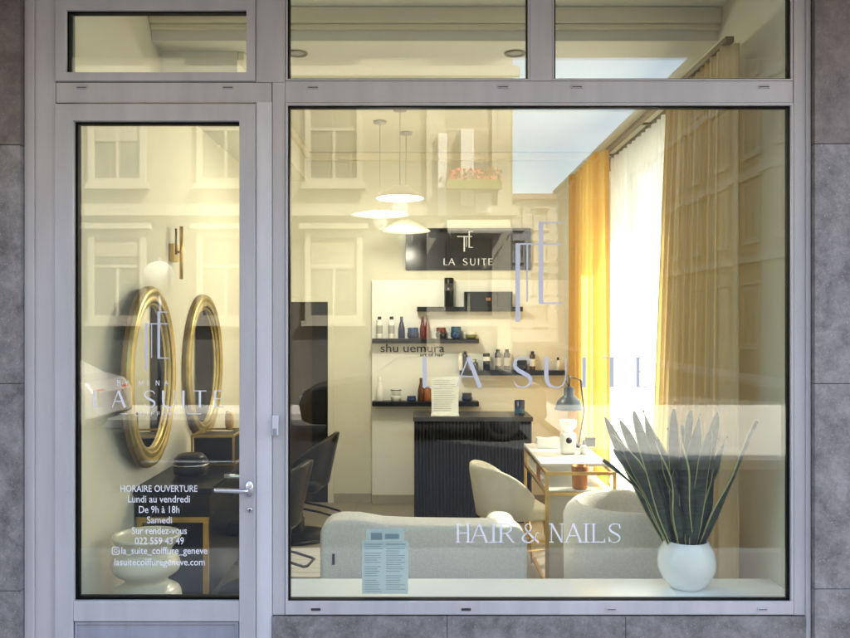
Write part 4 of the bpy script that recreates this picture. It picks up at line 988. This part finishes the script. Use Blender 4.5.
# car parked across the street
def car(loc, rz, paint, label):
    t = thing('parked_car', label, 'car', loc, rz)
    n = [(-2.05,.35),(-2.1,.62),(-2.0,.86),(-1.35,.98),(-.95,1.02),(-.45,1.38),(.1,1.46),(.9,1.44),(1.55,1.08),(1.95,.98),(2.08,.80),(2.1,.40),(1.9,.28),(-1.9,.28)]
    m = MB(); N = len(n); vs = []
    ys = [(-.86,.93,0), (-.80,1,.0), (.80,1,0), (.86,.93,0)]
    for yy, k, _ in ys:
        for x, z in n:
            tp = max(0, (z-.98)/.48); y2 = yy*(1-.18*tp); vs.append((x*(k if tp == 0 else 1), y2, z))
    fs = [tuple(range(N)), tuple(range(4*N-1, 3*N-1, -1))]+[(j*N+i, j*N+(i+1)%N, (j+1)*N+(i+1)%N, (j+1)*N+i) for j in range(3) for i in range(N)]
    m.add(vs, fs); m.build('body', paint, t, .03, 3)
    m = MB()
    for s in (-1, 1): m.add([(-.82,s*.858,1.03),(1.25,s*.858,1.03),(.85,s*.735,1.38),(-.42,s*.735,1.38)], [(0,1,2,3)])
    m.build('side_windows', 'pane_dark', t)
    for x in (-1.3, 1.3):
        for s in (-1, 1):
            w_ = MB(); w_.lathe([(.2,-.11),(.31,-.11),(.33,-.08),(.33,.08),(.31,.11),(.2,.11)], (x, s*.80, .33), 28, axis='y'); wo = w_.build('wheel', 'tyre', t)
            w_ = MB(); w_.lathe([(0,-.115),(.19,-.112),(.2,-.1),(.2,.1),(.19,.112),(0,.115)], (x, s*.80, .33), 20, axis='y'); w_.build('rim', 'slot', wo)
    for s in (-1, 1):
        m = MB(); m.box(1.98, 2.06, s*.55-.14, s*.55+.14, .74, .86); m.build('tail_light', 'tail_light', t, .01); m = MB(); m.box(-2.10, -2.0, s*.55-.16, s*.55+.16, .62, .76); m.build('headlight', 'head_light', t, .01)
    return t
car((-7.5, -11.0, -.26), R(2), 'car_silver', 'pale silver hatchback parked across the street')
car((.05, -11.0, -.26), R(0), 'car_dark', 'nearly black hatchback parked across the street by the corner')
car((-13.0, -11.0, -.26), R(1), 'car_dark', 'dark hatchback parked behind the silver one')
# round road sign
t = thing('road_sign', 'round road sign on a grey pole across the street', 'road sign', (-3.82, -8.4, -.26))
m = MB(); m.tube([(0,.03,0),(0,.03,2.95)], .03, 12); m.build('pole', 'steel', t)
m = MB(); m.lathe([(0,-.004),(.235,-.004),(.24,0),(.235,.006),(0,.006)], (0,.07,2.66), 36, axis='y'); m.build('sign_disc', 'sign_back', t)

# ================================================================== LIGHT, CAMERA
el = R(50); dirv = Vector((math.cos(el)*.8, math.cos(el)*.6, math.sin(el)))
w = bpy.data.worlds.new('World'); sc.world = w; w.use_nodes = True; nt = w.node_tree
sky = nt.nodes.new('ShaderNodeTexSky'); sky.sky_type = 'NISHITA'; sky.sun_disc = False; sky.sun_elevation = el; sky.sun_rotation = math.atan2(dirv.x, dirv.y)
sky.air_density = 1.; sky.dust_density = 3.
nt.links.new(sky.outputs[0], nt.nodes['Background'].inputs['Color']); nt.nodes['Background'].inputs['Strength'].default_value = .15
l = bpy.data.lights.new('sun', 'SUN'); l.energy = 4.2; l.angle = R(.5); l.color = (1, .94, .84)
lo = bpy.data.objects.new('sun', l); COL.objects.link(lo); lo.rotation_euler = dirv.to_track_quat('Z', 'Y').to_euler()
cam = bpy.data.cameras.new('camera'); co = bpy.data.objects.new('camera', cam); COL.objects.link(co); sc.camera = co
co.location = (0, -D0, HC); co.rotation_euler = (R(90), 0, 0)
cam.sensor_width = 36; cam.lens = F/850*36; cam.shift_x = 5/850; cam.shift_y = 3/850; cam.clip_end = 2000; cam.clip_start = .05
sc.view_settings.view_transform = 'Standard'; sc.view_settings.look = 'None'; sc.view_settings.gamma = 1; sc.view_settings.use_curve_mapping = False
sc.view_settings.exposure = 3.05
sc.cycles.max_bounces = 10; sc.cycles.transparent_max_bounces = 16; sc.cycles.caustics_reflective = False; sc.cycles.caustics_refractive = False
